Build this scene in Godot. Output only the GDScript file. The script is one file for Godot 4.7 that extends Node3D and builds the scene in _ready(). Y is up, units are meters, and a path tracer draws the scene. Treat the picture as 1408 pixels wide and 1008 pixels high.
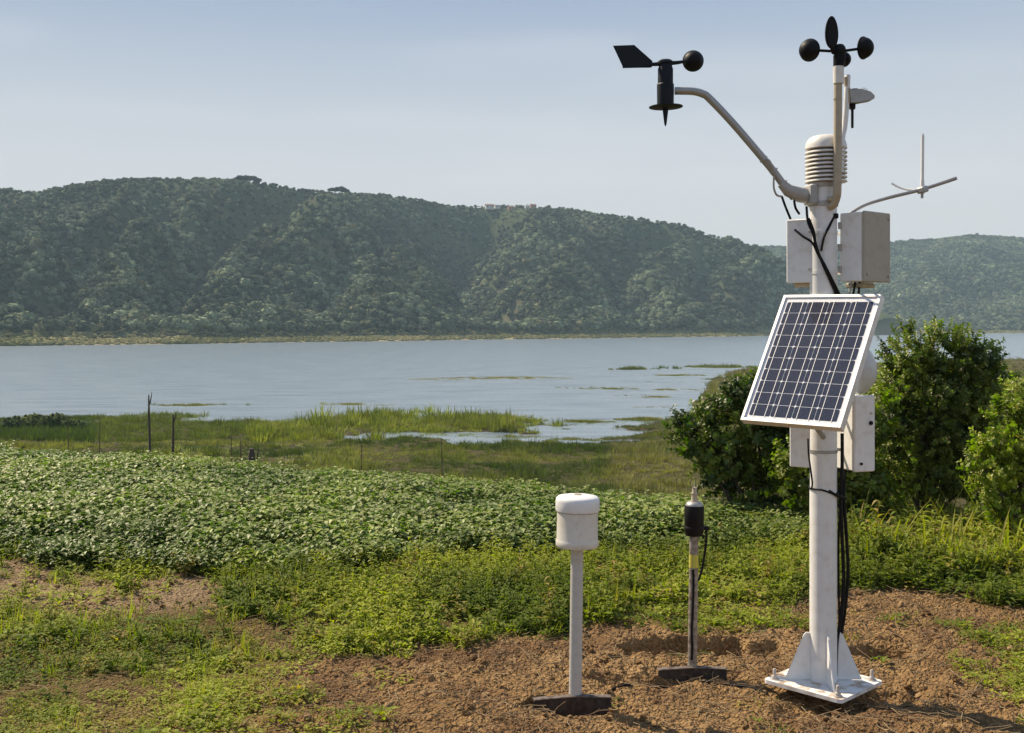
extends Node3D

# ---------------------------------------------------------------- builder
class MB:
	var v := PackedVector3Array()
	var n := PackedVector3Array()
	var c := PackedColorArray()
	var uses_col := false
	var col := Color.WHITE

	func tint(k: Color) -> void:
		col = k
		uses_col = true

	func tri_n(a: Vector3, b: Vector3, d: Vector3, na: Vector3, nb: Vector3, nd: Vector3) -> void:
		var f := (b - a).cross(d - a)
		if f.length_squared() < 1e-18:
			return
		if f.dot(na + nb + nd) > 0.0:
			v.append(a); v.append(d); v.append(b)
			n.append(na); n.append(nd); n.append(nb)
		else:
			v.append(a); v.append(b); v.append(d)
			n.append(na); n.append(nb); n.append(nd)
		c.append(col); c.append(col); c.append(col)

	func quad_n(a: Vector3, b: Vector3, d: Vector3, e: Vector3, na: Vector3, nb: Vector3, nd: Vector3, ne: Vector3) -> void:
		tri_n(a, b, d, na, nb, nd)
		tri_n(a, d, e, na, nd, ne)

	func flat_quad(a: Vector3, b: Vector3, d: Vector3, e: Vector3, m: Vector3) -> void:
		quad_n(a, b, d, e, m, m, m, m)

	func tri_up(a: Vector3, b: Vector3, d: Vector3) -> void:
		var f := (b - a).cross(d - a)
		if f.length_squared() < 1e-16:
			return
		f = f.normalized()
		if f.y < 0.0:
			f = -f
		tri_n(a, b, d, f, f, f)

	func tube(p: Array, rad, sides := 12, caps := true) -> void:
		var m := p.size()
		var t0: Vector3 = (p[1] - p[0]).normalized()
		var u := t0.cross(Vector3.UP if absf(t0.y) < 0.9 else Vector3.RIGHT).normalized()
		var rings := []
		var nrms := []
		for i in m:
			var t: Vector3
			if i == 0:
				t = t0
			elif i == m - 1:
				t = (p[i] - p[i - 1]).normalized()
			else:
				t = ((p[i + 1] - p[i]).normalized() + (p[i] - p[i - 1]).normalized()).normalized()
			u = (u - t * u.dot(t)).normalized()
			var w := t.cross(u)
			var r: float = rad[i] if rad is Array else rad
			var ring := PackedVector3Array()
			var nr := PackedVector3Array()
			for k in sides:
				var a := TAU * k / sides
				var q := u * cos(a) + w * sin(a)
				ring.append(p[i] + q * r)
				nr.append(q)
			rings.append(ring)
			nrms.append(nr)
		for i in m - 1:
			for k in sides:
				var j := (k + 1) % sides
				quad_n(rings[i][k], rings[i][j], rings[i + 1][j], rings[i + 1][k], nrms[i][k], nrms[i][j], nrms[i + 1][j], nrms[i + 1][k])
		if caps:
			var d0: Vector3 = (p[0] - p[1]).normalized()
			var d1: Vector3 = (p[m - 1] - p[m - 2]).normalized()
			for k in sides:
				var j := (k + 1) % sides
				tri_n(p[0], rings[0][k], rings[0][j], d0, d0, d0)
				tri_n(p[m - 1], rings[m - 1][k], rings[m - 1][j], d1, d1, d1)

	# profile: Vector2(radius, height) walked with the outside on its right when going up
	func lathe(prof: Array, xf: Transform3D, sides := 32) -> void:
		var m := prof.size()
		var seg := []
		for i in m - 1:
			var d: Vector2 = prof[i + 1] - prof[i]
			seg.append(Vector2(d.y, -d.x).normalized())
		for i in m - 1:
			var a: Vector2 = seg[i]
			var na := a
			var nb := a
			if i > 0 and a.dot(seg[i - 1]) > 0.72:
				na = (a + seg[i - 1]).normalized()
			if i < m - 2 and a.dot(seg[i + 1]) > 0.72:
				nb = (a + seg[i + 1]).normalized()
			var p: Vector2 = prof[i]
			var q: Vector2 = prof[i + 1]
			for k in sides:
				var s0 := Vector2(cos(TAU * k / sides), sin(TAU * k / sides))
				var s1 := Vector2(cos(TAU * (k + 1) / sides), sin(TAU * (k + 1) / sides))
				quad_n(xf * Vector3(p.x * s0.x, p.y, p.x * s0.y), xf * Vector3(p.x * s1.x, p.y, p.x * s1.y), xf * Vector3(q.x * s1.x, q.y, q.x * s1.y), xf * Vector3(q.x * s0.x, q.y, q.x * s0.y),
					xf.basis * Vector3(na.x * s0.x, na.y, na.x * s0.y), xf.basis * Vector3(na.x * s1.x, na.y, na.x * s1.y), xf.basis * Vector3(nb.x * s1.x, nb.y, nb.x * s1.y), xf.basis * Vector3(nb.x * s0.x, nb.y, nb.x * s0.y))

	func cbox(size: Vector3, ch: float, xf: Transform3D) -> void:
		var h := size * 0.5
		for ax in 3:
			var a1 := (ax + 1) % 3
			var a2 := (ax + 2) % 3
			for s in [-1.0, 1.0]:
				var q := []
				for k in [[-1, -1], [1, -1], [1, 1], [-1, 1]]:
					var p := Vector3()
					p[ax] = h[ax] * s
					p[a1] = (h[a1] - ch) * k[0]
					p[a2] = (h[a2] - ch) * k[1]
					q.append(xf * p)
				var nn := Vector3()
				nn[ax] = s
				flat_quad(q[0], q[1], q[2], q[3], xf.basis * nn)
			if ch <= 0.0:
				continue
			for s1 in [-1.0, 1.0]:
				for s2 in [-1.0, 1.0]:
					var q := []
					for k in [[0, -1], [0, 1], [1, 1], [1, -1]]:
						var p := Vector3()
						p[ax] = (h[ax] - ch) * k[1]
						p[a1] = (h[a1] - (ch if k[0] else 0.0)) * s1
						p[a2] = (h[a2] - (0.0 if k[0] else ch)) * s2
						q.append(xf * p)
					var nn := Vector3()
					nn[a1] = s1
					nn[a2] = s2
					flat_quad(q[0], q[1], q[2], q[3], (xf.basis * nn).normalized())
		if ch > 0.0:
			for sx in [-1.0, 1.0]:
				for sy in [-1.0, 1.0]:
					for sz in [-1.0, 1.0]:
						var e := Vector3(sx, sy, sz)
						var nn := (xf.basis * e).normalized()
						tri_n(xf * (Vector3(h.x, h.y - ch, h.z - ch) * e), xf * (Vector3(h.x - ch, h.y, h.z - ch) * e), xf * (Vector3(h.x - ch, h.y - ch, h.z) * e), nn, nn, nn)

	func prism(poly: PackedVector2Array, thick: float, xf: Transform3D) -> void:
		var t := Geometry2D.triangulate_polygon(poly)
		var z := thick * 0.5
		for i in range(0, t.size(), 3):
			for s in [-1.0, 1.0]:
				var nn: Vector3 = xf.basis * Vector3(0, 0, s)
				tri_n(xf * Vector3(poly[t[i]].x, poly[t[i]].y, z * s), xf * Vector3(poly[t[i + 1]].x, poly[t[i + 1]].y, z * s), xf * Vector3(poly[t[i + 2]].x, poly[t[i + 2]].y, z * s), nn, nn, nn)
		var area := 0.0
		for i in poly.size():
			area += poly[i].cross(poly[(i + 1) % poly.size()])
		for i in poly.size():
			var a := poly[i]
			var b := poly[(i + 1) % poly.size()]
			var e := (b - a).normalized()
			var nn := xf.basis * (Vector3(e.y, -e.x, 0) * signf(area))
			flat_quad(xf * Vector3(a.x, a.y, -z), xf * Vector3(b.x, b.y, -z), xf * Vector3(b.x, b.y, z), xf * Vector3(a.x, a.y, z), nn)

	# a leaf: strip folded along its rib; prof gives half widths at even steps
	func leaf(base: Vector3, dir: Vector3, length: float, wid: float, droop: float, fold: float, prof: Array) -> void:
		var side := dir.cross(Vector3.UP)
		if side.length() < 0.05:
			side = Vector3.RIGHT
		side = side.normalized()
		var up := side.cross(dir).normalized()
		var m := prof.size() - 1
		var p0 := base
		var l0 := base
		var r0 := base
		for i in m + 1:
			var t := float(i) / m
			var p := base + dir * (length * t) - Vector3.UP * (droop * length * t * t)
			var w: float = wid * prof[i]
			var l := p - side * w + up * (fold * w)
			var r := p + side * w + up * (fold * w)
			if i > 0:
				tri_up(p0, p, l); tri_up(p0, l, l0)
				tri_up(p0, p, r); tri_up(p0, r, r0)
			p0 = p; l0 = l; r0 = r

	func mesh() -> ArrayMesh:
		var a := []
		a.resize(Mesh.ARRAY_MAX)
		a[Mesh.ARRAY_VERTEX] = v
		a[Mesh.ARRAY_NORMAL] = n
		if uses_col:
			a[Mesh.ARRAY_COLOR] = c
		var m := ArrayMesh.new()
		m.add_surface_from_arrays(Mesh.PRIMITIVE_TRIANGLES, a)
		return m

# ---------------------------------------------------------------- constants
const F := 1510.0
const EYE := 1.6
const HY := 445.0
const WATER := -6.4
const BLADE := [1.0, 0.8, 0.5, 0.0]
const LANCE := [0.15, 0.85, 1.0, 0.6, 0.0]
const BROAD := [0.3, 0.95, 1.0, 0.75, 0.35, 0.0]
var rng := RandomNumberGenerator.new()
var n1 := FastNoiseLite.new()
var n2 := FastNoiseLite.new()
var n3 := FastNoiseLite.new()
var M := {}

func at(px: float, py: float, d: float) -> Vector3:
	return Vector3((px - 704.0) / F * d, EYE - (py - HY) / F * d, -d)

func tab(t: Array, x: float) -> float:   # piecewise smooth table [[x, y], ...]
	if x <= t[0][0]:
		return t[0][1]
	for i in t.size() - 1:
		if x <= t[i + 1][0]:
			var k: float = (x - t[i][0]) / (t[i + 1][0] - t[i][0])
			return lerpf(t[i][1], t[i + 1][1], k * k * (3.0 - 2.0 * k) * 0.5 + k * 0.5)
	return t[-1][1]

func sstep(a: float, b: float, x: float) -> float:
	return smoothstep(a, b, x)

# ---------------------------------------------------------------- scene helpers
func thing(called: String, label: String, category: String, where := Vector3.ZERO, turn := 0.0, group := "") -> Node3D:
	var o := Node3D.new()
	o.name = called
	add_child(o, true)
	o.position = where
	o.rotation.y = turn
	meta(o, label, category, group)
	return o

func meta(o: Node, label := "", category := "", group := "", kind := "") -> void:
	if label: o.set_meta("label", label)
	if category: o.set_meta("category", category)
	if group: o.set_meta("group", group)
	if kind: o.set_meta("kind", kind)

func obj(called: String, m: Mesh, mat: Material, parent: Node = self) -> MeshInstance3D:
	var o := MeshInstance3D.new()
	o.name = called
	o.mesh = m
	o.material_override = mat
	parent.add_child(o, true)
	return o

func scatter(called: String, m: Mesh, mat: Material, xs: Array, cs: PackedColorArray, parent: Node = self) -> MultiMeshInstance3D:
	var mm := MultiMesh.new()
	mm.transform_format = MultiMesh.TRANSFORM_3D
	mm.use_colors = true
	mm.mesh = m
	mm.instance_count = xs.size()
	for i in xs.size():
		mm.set_instance_transform(i, xs[i])
		mm.set_instance_color(i, cs[i])
	var o := MultiMeshInstance3D.new()
	o.name = called
	o.multimesh = mm
	o.material_override = mat
	o.set_meta("kind", "stuff")
	parent.add_child(o, true)
	return o

func lin(r: float, g: float, b: float) -> Color:
	return Color(r, g, b).linear_to_srgb()

func noise_tex(seed_: int, freq: float, oct: int, stops: Array, size := 256, kind := FastNoiseLite.TYPE_SIMPLEX_SMOOTH) -> NoiseTexture2D:
	var f := FastNoiseLite.new()
	f.seed = seed_
	f.noise_type = kind
	f.frequency = freq
	f.fractal_octaves = oct
	var t := NoiseTexture2D.new()
	t.width = size
	t.height = size
	t.seamless = true
	t.noise = f
	var g := Gradient.new()
	var off := PackedFloat32Array()
	var cc := PackedColorArray()
	for s in stops:
		off.append(s[0])
		cc.append(s[1])
	g.offsets = off
	g.colors = cc
	t.color_ramp = g
	return t

func mat(color: Color, rough: float, metal := 0.0) -> StandardMaterial3D:
	var m := StandardMaterial3D.new()
	m.albedo_color = color
	m.roughness = rough
	m.metallic = metal
	return m

func textured(m: StandardMaterial3D, t: Texture2D, scale: float, world := false) -> StandardMaterial3D:
	m.albedo_texture = t
	m.uv1_triplanar = true
	m.uv1_world_triplanar = world
	m.uv1_scale = Vector3.ONE * scale
	return m

func leafy(rough: float, through: Color) -> StandardMaterial3D:
	var m := mat(Color.WHITE, rough)
	m.vertex_color_use_as_albedo = true
	m.backlight_enabled = true
	m.backlight = through
	m.cull_mode = BaseMaterial3D.CULL_DISABLED
	return m

# ---------------------------------------------------------------- terrain
const SHORE := [[-600, 90.0], [0, 85.0], [380, 87.0], [700, 89.0], [790, 87.0], [860, 85.0], [905, 87.0], [935, 92.0], [960, 108.0], [985, 165.0], [1050, 200.0], [1200, 220.0], [1408, 246.0], [1900, 280.0]]
const SOIL := [[-1.75, 3.6], [-1.35, 4.35], [-1.2, 4.72], [-0.79, 5.3], [-0.53, 5.55], [0.37, 5.8], [0.8, 6.15], [1.25, 6.3], [1.96, 6.6], [2.5, 6.45], [3.0, 6.15], [3.8, 5.4], [4.6, 4.0]]
const NEAR := [[-6.0, 7.9], [-3.5, 7.6], [-2.37, 7.15], [-1.87, 7.1], [-1.4, 7.05], [-0.84, 7.1], [0.0, 7.3], [0.87, 7.55], [1.6, 7.85], [2.8, 7.9]]
const HOLES := [[0.93, 5.42, 0.40, 0.16, 0.27, 0.14], [1.79, 5.42, 0.19, 0.12, 0.18, -0.1], [0.26, 4.62, 0.25, 0.11, 0.07, 0.1], [0.83, 5.03, 0.22, 0.10, 0.028, -0.1], [0.55, 4.95, 0.35, 0.05, 0.05, -0.2], [1.62, 4.75, 0.18, 0.13, 0.05, 0.2], [1.3, 4.62, 0.3, 0.1, 0.03, 0.3]]

func edge_s(x: float, d: float) -> float:   # distance past the far edge of the field
	return d + 0.523 * x - 10.0

func soil_amount(x: float, d: float) -> float:
	if d > 9.0 or d < 0.5:
		return 0.0
	var e := tab(SOIL, x) + 0.28 * n1.get_noise_2d(x * 40.0, d * 40.0) + 0.12 * n1.get_noise_2d(x * 150.0, d * 150.0)
	return sstep(-0.12, 0.12, e - d) * sstep(-1.9, -1.3, x + 0.3 * n1.get_noise_2d(d * 60.0, 7.0))

func strip_amount(x: float, d: float) -> float:
	var b := tab(NEAR, x) - 0.5 + 0.2 * n1.get_noise_2d(x * 50.0, d * 50.0)
	return sstep(0.62, 0.35, absf(d - b)) * sstep(-1.3, -2.1, x)

func ground_h(x: float, d: float) -> float:
	var s := edge_s(x, d)
	var h := 0.0
	if s > 0.0 and d > 0.0:
		h = -5.75 * (1.0 - exp(-pow(s / 9.0, 1.5)))
	if d > 35.0:
		var sh := tab(SHORE, 704.0 + F * x / d)
		var q := d - sh + 7.0 * n1.get_noise_2d(x * 1.6, d * 1.6)
		h -= 0.58 * sstep(-40.0, 2.0, q) + 1.7 * sstep(0.0, 30.0, q)
		h += 0.24 * n1.get_noise_2d(x * 3.6, d * 3.6) * sstep(35.0, 50.0, d)
		# the pool among the reeds, and low islands out in the shallows
		var rag := 1.5 * n2.get_noise_2d(x * 10.0, d * 10.0)
		var pool := minf(pow((x + 2.0) / 10.0, 2.0) + pow((d - 76.0) / 3.8, 2.0), pow((x - 5.5) / 4.5, 2.0) + pow((d - 81.0) / 7.0, 2.0))
		h -= 0.75 * sstep(1.3, 0.6, pool + rag)
		for i in [[26.0, 195.0, 5.0, 3.0], [12.0, 137.0, 7.0, 2.0], [-1.5, 161.0, 13.5, 1.2], [-32.0, 108.0, 4.5, 1.2], [-16.0, 109.0, 4.0, 0.8], [14.0, 122.0, 3.4, 0.7], [24.0, 150.0, 7.0, 1.5], [20.0, 168.0, 3.0, 1.0]]:
			var k := pow((x - i[0]) / i[2], 2.0) + pow((d - i[1]) / i[3], 2.0)
			if k < 3.0:
				h = lerpf(h, WATER - 0.03, sstep(2.2, 0.6, k + 1.6 * n2.get_noise_2d(x * 14.0, d * 14.0)))
	elif d < 14.0:
		var so := soil_amount(x, d)
		h += 0.05 * n1.get_noise_2d(x * 25.0, d * 25.0)
		var clod := n3.get_noise_2d(x * 100.0, d * 100.0)
		var fine := n2.get_noise_2d(x * 420.0, d * 420.0)
		h += so * (0.038 * clod + 0.022 * fine + 0.02)
		h += (1.0 - so) * 0.012 * fine
		if so > 0.0:
			for k in HOLES:
				var c := cos(k[5])
				var sn := sin(k[5])
				var dx: float = x - k[0]
				var dd: float = d - k[1]
				var e := pow((dx * c + dd * sn) / k[2], 2.0) + pow((dd * c - dx * sn) / k[3], 2.0)
				if e < 2.5:
					h -= k[4] * sstep(1.15, 0.55, e + 0.5 * n2.get_noise_2d(x * 250.0, d * 250.0))
	return h

func ground_c(x: float, d: float, h: float) -> Color:
	var a := 0.5 + 0.5 * n1.get_noise_2d(x * 30.0, d * 30.0)
	var b := 0.5 + 0.5 * n2.get_noise_2d(x * 200.0, d * 200.0)
	if d > 40.0:
		var wet := sstep(WATER + 0.5, WATER + 0.05, h)
		var k := 0.5 + 0.5 * n1.get_noise_2d(x * 5.0, d * 5.0)
		return Color(0.10, 0.10, 0.04).lerp(Color(0.17, 0.145, 0.07), k).lerp(Color(0.12, 0.10, 0.07), wet)
	var weed := Color(0.17, 0.125, 0.05).lerp(Color(0.30, 0.215, 0.10), a)
	var soil := Color(0.22, 0.13, 0.056).lerp(Color(0.48, 0.315, 0.155), a * 0.6 + b * 0.4)
	soil = soil.lerp(Color(0.18, 0.105, 0.058), sstep(0.55, 0.8, 0.5 + 0.5 * n1.get_noise_2d(x * 60.0 + 90.0, d * 60.0)) * 0.7)
	var c := weed.lerp(soil, soil_amount(x, d))
	c = c.lerp(Color(0.40, 0.29, 0.18), strip_amount(x, d))
	var s := edge_s(x, d)
	if s > 0.0:
		c = c.lerp(Color(0.24, 0.19, 0.10), sstep(0.0, 0.8, s))
	return c

func polar_sheet(called: String, angles: PackedFloat32Array, radii: PackedFloat32Array, hf: Callable, cf: Callable, m: Material) -> MeshInstance3D:
	var na := angles.size()
	var nr := radii.size()
	var v := PackedVector3Array()
	var c := PackedColorArray()
	var nn := PackedVector3Array()
	v.resize(na * nr)
	c.resize(na * nr)
	nn.resize(na * nr)
	for i in nr:
		for k in na:
			var x := radii[i] * sin(angles[k])
			var d := radii[i] * cos(angles[k])
			var h: float = hf.call(x, d)
			v[i * na + k] = Vector3(x, h, -d)
			c[i * na + k] = cf.call(x, d, h)
	var idx := PackedInt32Array()
	for i in nr:
		for k in na:
			var p := v[mini(i + 1, nr - 1) * na + k] - v[maxi(i - 1, 0) * na + k]
			var q := v[i * na + mini(k + 1, na - 1)] - v[i * na + maxi(k - 1, 0)]
			var f := q.cross(p)
			nn[i * na + k] = (f if f.y > 0.0 else -f).normalized()
			if i < nr - 1 and k < na - 1:
				var o := i * na + k
				idx.append_array([o, o + na, o + na + 1, o, o + na + 1, o + 1])
	var arr := []
	arr.resize(Mesh.ARRAY_MAX)
	arr[Mesh.ARRAY_VERTEX] = v
	arr[Mesh.ARRAY_NORMAL] = nn
	arr[Mesh.ARRAY_COLOR] = c
	arr[Mesh.ARRAY_INDEX] = idx
	var am := ArrayMesh.new()
	am.add_surface_from_arrays(Mesh.PRIMITIVE_TRIANGLES, arr)
	return obj(called, am, m)

# hills: the far shore, then two ridges (tables over bearing, as pixel columns of the photograph)
const SHORE_Y := [[-900, 496], [-300, 482], [0, 477], [210, 474], [500, 470], [700, 467], [1000, 463], [1100, 461], [1250, 459], [1408, 458], [1800, 456], [2400, 454]]
const RIDGE1 := [[-900, 300], [-300, 275], [0, 261], [45, 266], [100, 255], [170, 247], [250, 246], [330, 248], [365, 253], [400, 260], [460, 266], [520, 268], [560, 273], [620, 284], [700, 284], [760, 286], [850, 297], [930, 308], [1000, 330], [1040, 342], [1100, 372], [1200, 425], [1300, 470], [2400, 480]]
const RIDGE1_D := [[-900, 640], [0, 660], [340, 720], [620, 860], [700, 880], [850, 840], [1000, 840], [1300, 800], [2400, 800]]
const RIDGE2 := [[-900, 400], [900, 350], [1000, 345], [1050, 341], [1100, 341], [1160, 339], [1220, 335], [1280, 331], [1340, 325], [1408, 329], [1500, 334], [1700, 345], [2400, 370]]
const GULLY := [[655, 0.97, 618, 0.62, 705, 0.14, 50.0, 52.0], [400, 0.95, 285, 0.62, 240, 0.25, 46.0, 34.0], [230, 0.7, 120, 0.45, 60, 0.15, 42.0, 26.0], [560, 0.6, 470, 0.4, 440, 0.1, 34.0, 17.0], [900, 0.8, 850, 0.5, 900, 0.1, 40.0, 22.0], [1010, 0.8, 960, 0.5, 1010, 0.15, 34.0, 14.0], [780, 0.75, 760, 0.5, 800, 0.25, 20.0, 5.0], [30, 0.9, 20, 0.5, -20, 0.1, 30.0, 10.0]]

func hill_h(x: float, d: float) -> float:
	var px := 704.0 + F * x / maxf(d, 1.0)
	var sh := 8.0 * F / (tab(SHORE_Y, px) - HY)
	var q := d - sh + 5.0 * n1.get_noise_2d(x * 0.8, d * 0.8)
	if q < -60.0:
		return -8.5
	var h := WATER - 0.9 + 2.6 * sstep(-8.0, 34.0, q)
	var r1 := tab(RIDGE1_D, px)
	var t := (d - sh - 30.0) / (r1 - sh - 30.0)
	var k := sstep(30.0, 110.0, q)
	if t > 0.0:
		var top := EYE - (tab(RIDGE1, px) - HY) / F * r1
		var g := 0.0
		for u in GULLY:
			var c := lerpf(u[4], u[2], clampf((t - u[5]) / (u[3] - u[5]), 0, 1)) if t < u[3] else lerpf(u[2], u[0], clampf((t - u[3]) / (u[1] - u[3]), 0, 1))
			var w: float = (px - c) / u[6]
			g += u[7] * exp(-w * w) * sstep(0.02, 0.3, t) * sstep(1.0, 0.75, t)
		var rise := pow(t, 0.92) if t < 1.0 else maxf(-1.0, 1.0 - 0.9 * (t - 1.0))
		var h1 := -5.0 + (top + 5.0) * rise - g
		h1 += 21.0 * n1.get_noise_2d(x * 0.65, d * 0.65) * k * sstep(1.0, 0.8, t)
		h = maxf(h, h1)
	var r2 := 1420.0
	var b2 := maxf(sh + 40.0, 980.0)
	var t2 := (d - b2) / (r2 - b2)
	if t2 > 0.0:
		var top2 := EYE - (tab(RIDGE2, px) - HY) / F * r2
		var rise2 := pow(t2, 0.95) if t2 < 1.0 else 1.0 - 0.9 * (t2 - 1.0)
		h = maxf(h, -5.0 + (top2 + 5.0) * rise2 + 22.0 * n1.get_noise_2d(x * 0.42 + 40.0, d * 0.3) * sstep(0.0, 0.3, t2) * sstep(1.0, 0.7, t2))
	return h

func hill_c(x: float, d: float, h: float) -> Color:
	var a := 0.5 + 0.5 * n1.get_noise_2d(x * 0.9, d * 0.9)
	var meadow := Color(0.24, 0.24, 0.10).lerp(Color(0.34, 0.30, 0.16), a)
	meadow = Color(0.25, 0.21, 0.13).lerp(meadow, sstep(WATER + 0.1, WATER + 0.6, h))
	var bush := Color(0.07, 0.09, 0.045).lerp(Color(0.14, 0.13, 0.075), sstep(0.6, 0.85, a))
	return meadow.lerp(bush, sstep(-4.9, -4.2, h))

# ---------------------------------------------------------------- ready
func _ready() -> void:
	rng.seed = 20240
	for k in [[n1, 11, 2], [n2, 12, 2], [n3, 13, 3]]:
		k[0].seed = k[1]
		k[0].frequency = 0.02
		k[0].fractal_octaves = k[2]
	n3.noise_type = FastNoiseLite.TYPE_CELLULAR
	n3.cellular_return_type = FastNoiseLite.RETURN_DISTANCE2_SUB

	# --- camera, sky, sun, exposure
	var cam := Camera3D.new()
	cam.name = "camera"
	cam.position = Vector3(0, EYE, 0)
	cam.projection = Camera3D.PROJECTION_FRUSTUM
	cam.near = 0.1
	cam.far = 4000.0
	cam.size = 0.1 * 1008.0 / F
	cam.frustum_offset = Vector2(0, -0.1 * (504.0 - HY) / F)
	add_child(cam)
	cam.current = true
	var to_sun := Vector3(-0.79 * cos(deg_to_rad(47.0)), sin(deg_to_rad(47.0)), -0.61 * cos(deg_to_rad(47.0))).normalized()
	var env := Environment.new()
	env.background_mode = Environment.BG_SKY
	env.sky = Sky.new()
	env.sky.sky_material = make_sky(to_sun)
	env.tonemap_mode = Environment.TONE_MAPPER_LINEAR
	env.tonemap_exposure = 1.5
	env.sdfgi_enabled = true
	env.ssao_enabled = true
	env.ssil_enabled = true
	env.fog_enabled = true
	env.fog_density = 0.00026
	env.fog_light_color = Color(0.80, 0.92, 1.0)
	var we := WorldEnvironment.new()
	we.name = "world_environment"
	we.environment = env
	add_child(we)
	var sun := DirectionalLight3D.new()
	sun.name = "sun"
	sun.light_color = Color(1.0, 0.93, 0.82)
	sun.light_energy = 1.6
	sun.light_angular_distance = 0.5
	sun.shadow_enabled = true
	add_child(sun)
	sun.look_at_from_position(to_sun * 50.0, Vector3.ZERO, Vector3.UP)

	materials()
	setting()
	hillside()
	far_details()
	marsh()
	thicket()
	fence()
	crop()
	weeds()
	shrubs()
	weather_station()
	rain_gauge()
	soil_probe()
	cables()

func make_sky(to_sun: Vector3) -> PanoramaSkyMaterial:
	var w := 1024
	var h := 512
	var im := Image.create(w, h, false, Image.FORMAT_RGBF)
	var f := FastNoiseLite.new()
	f.seed = 5
	f.frequency = 1.0
	f.fractal_octaves = 4
	var stops := [[-90, Color(0.22, 0.22, 0.20)], [-2, Color(0.46, 0.475, 0.48)], [0, Color(0.49, 0.50, 0.50)], [4, Color(0.485, 0.50, 0.505)], [8, Color(0.455, 0.48, 0.505)], [12, Color(0.37, 0.415, 0.47)], [17, Color(0.245, 0.31, 0.42)], [25, Color(0.155, 0.225, 0.36)], [45, Color(0.12, 0.195, 0.35)], [90, Color(0.085, 0.15, 0.30)]]
	for y in h:
		var el := 90.0 - (y + 0.5) / h * 180.0
		var c: Color = stops[-1][1]
		for i in stops.size() - 1:
			if el <= stops[i + 1][0]:
				c = stops[i][1].lerp(stops[i + 1][1], clampf((el - stops[i][0]) / (stops[i + 1][0] - stops[i][0]), 0, 1))
				break
		for x in w:
			# which way this column looks: the middle of a panorama is -z
			var az := ((x + 0.5) / w - 0.5) * TAU
			var dir := Vector3(sin(az) * cos(deg_to_rad(el)), sin(deg_to_rad(el)), -cos(az) * cos(deg_to_rad(el)))
			var k := c
			if el > 0.0:
				var g := maxf(0.0, dir.dot(to_sun))
				k = k.lerp(Color(0.66, 0.67, 0.68), 0.4 * pow(g, 30.0) + 0.06 * g)
				var wisp := f.get_noise_3d(dir.x * 2.2, dir.y * 16.0, dir.z * 2.2)
				k = k.lerp(Color(0.54, 0.55, 0.57), 0.18 * smoothstep(0.0, 0.5, wisp) * smoothstep(1.0, 8.0, el))
			im.set_pixel(x, y, k)
	var m := PanoramaSkyMaterial.new()
	m.panorama = ImageTexture.create_from_image(im)
	return m

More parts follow.
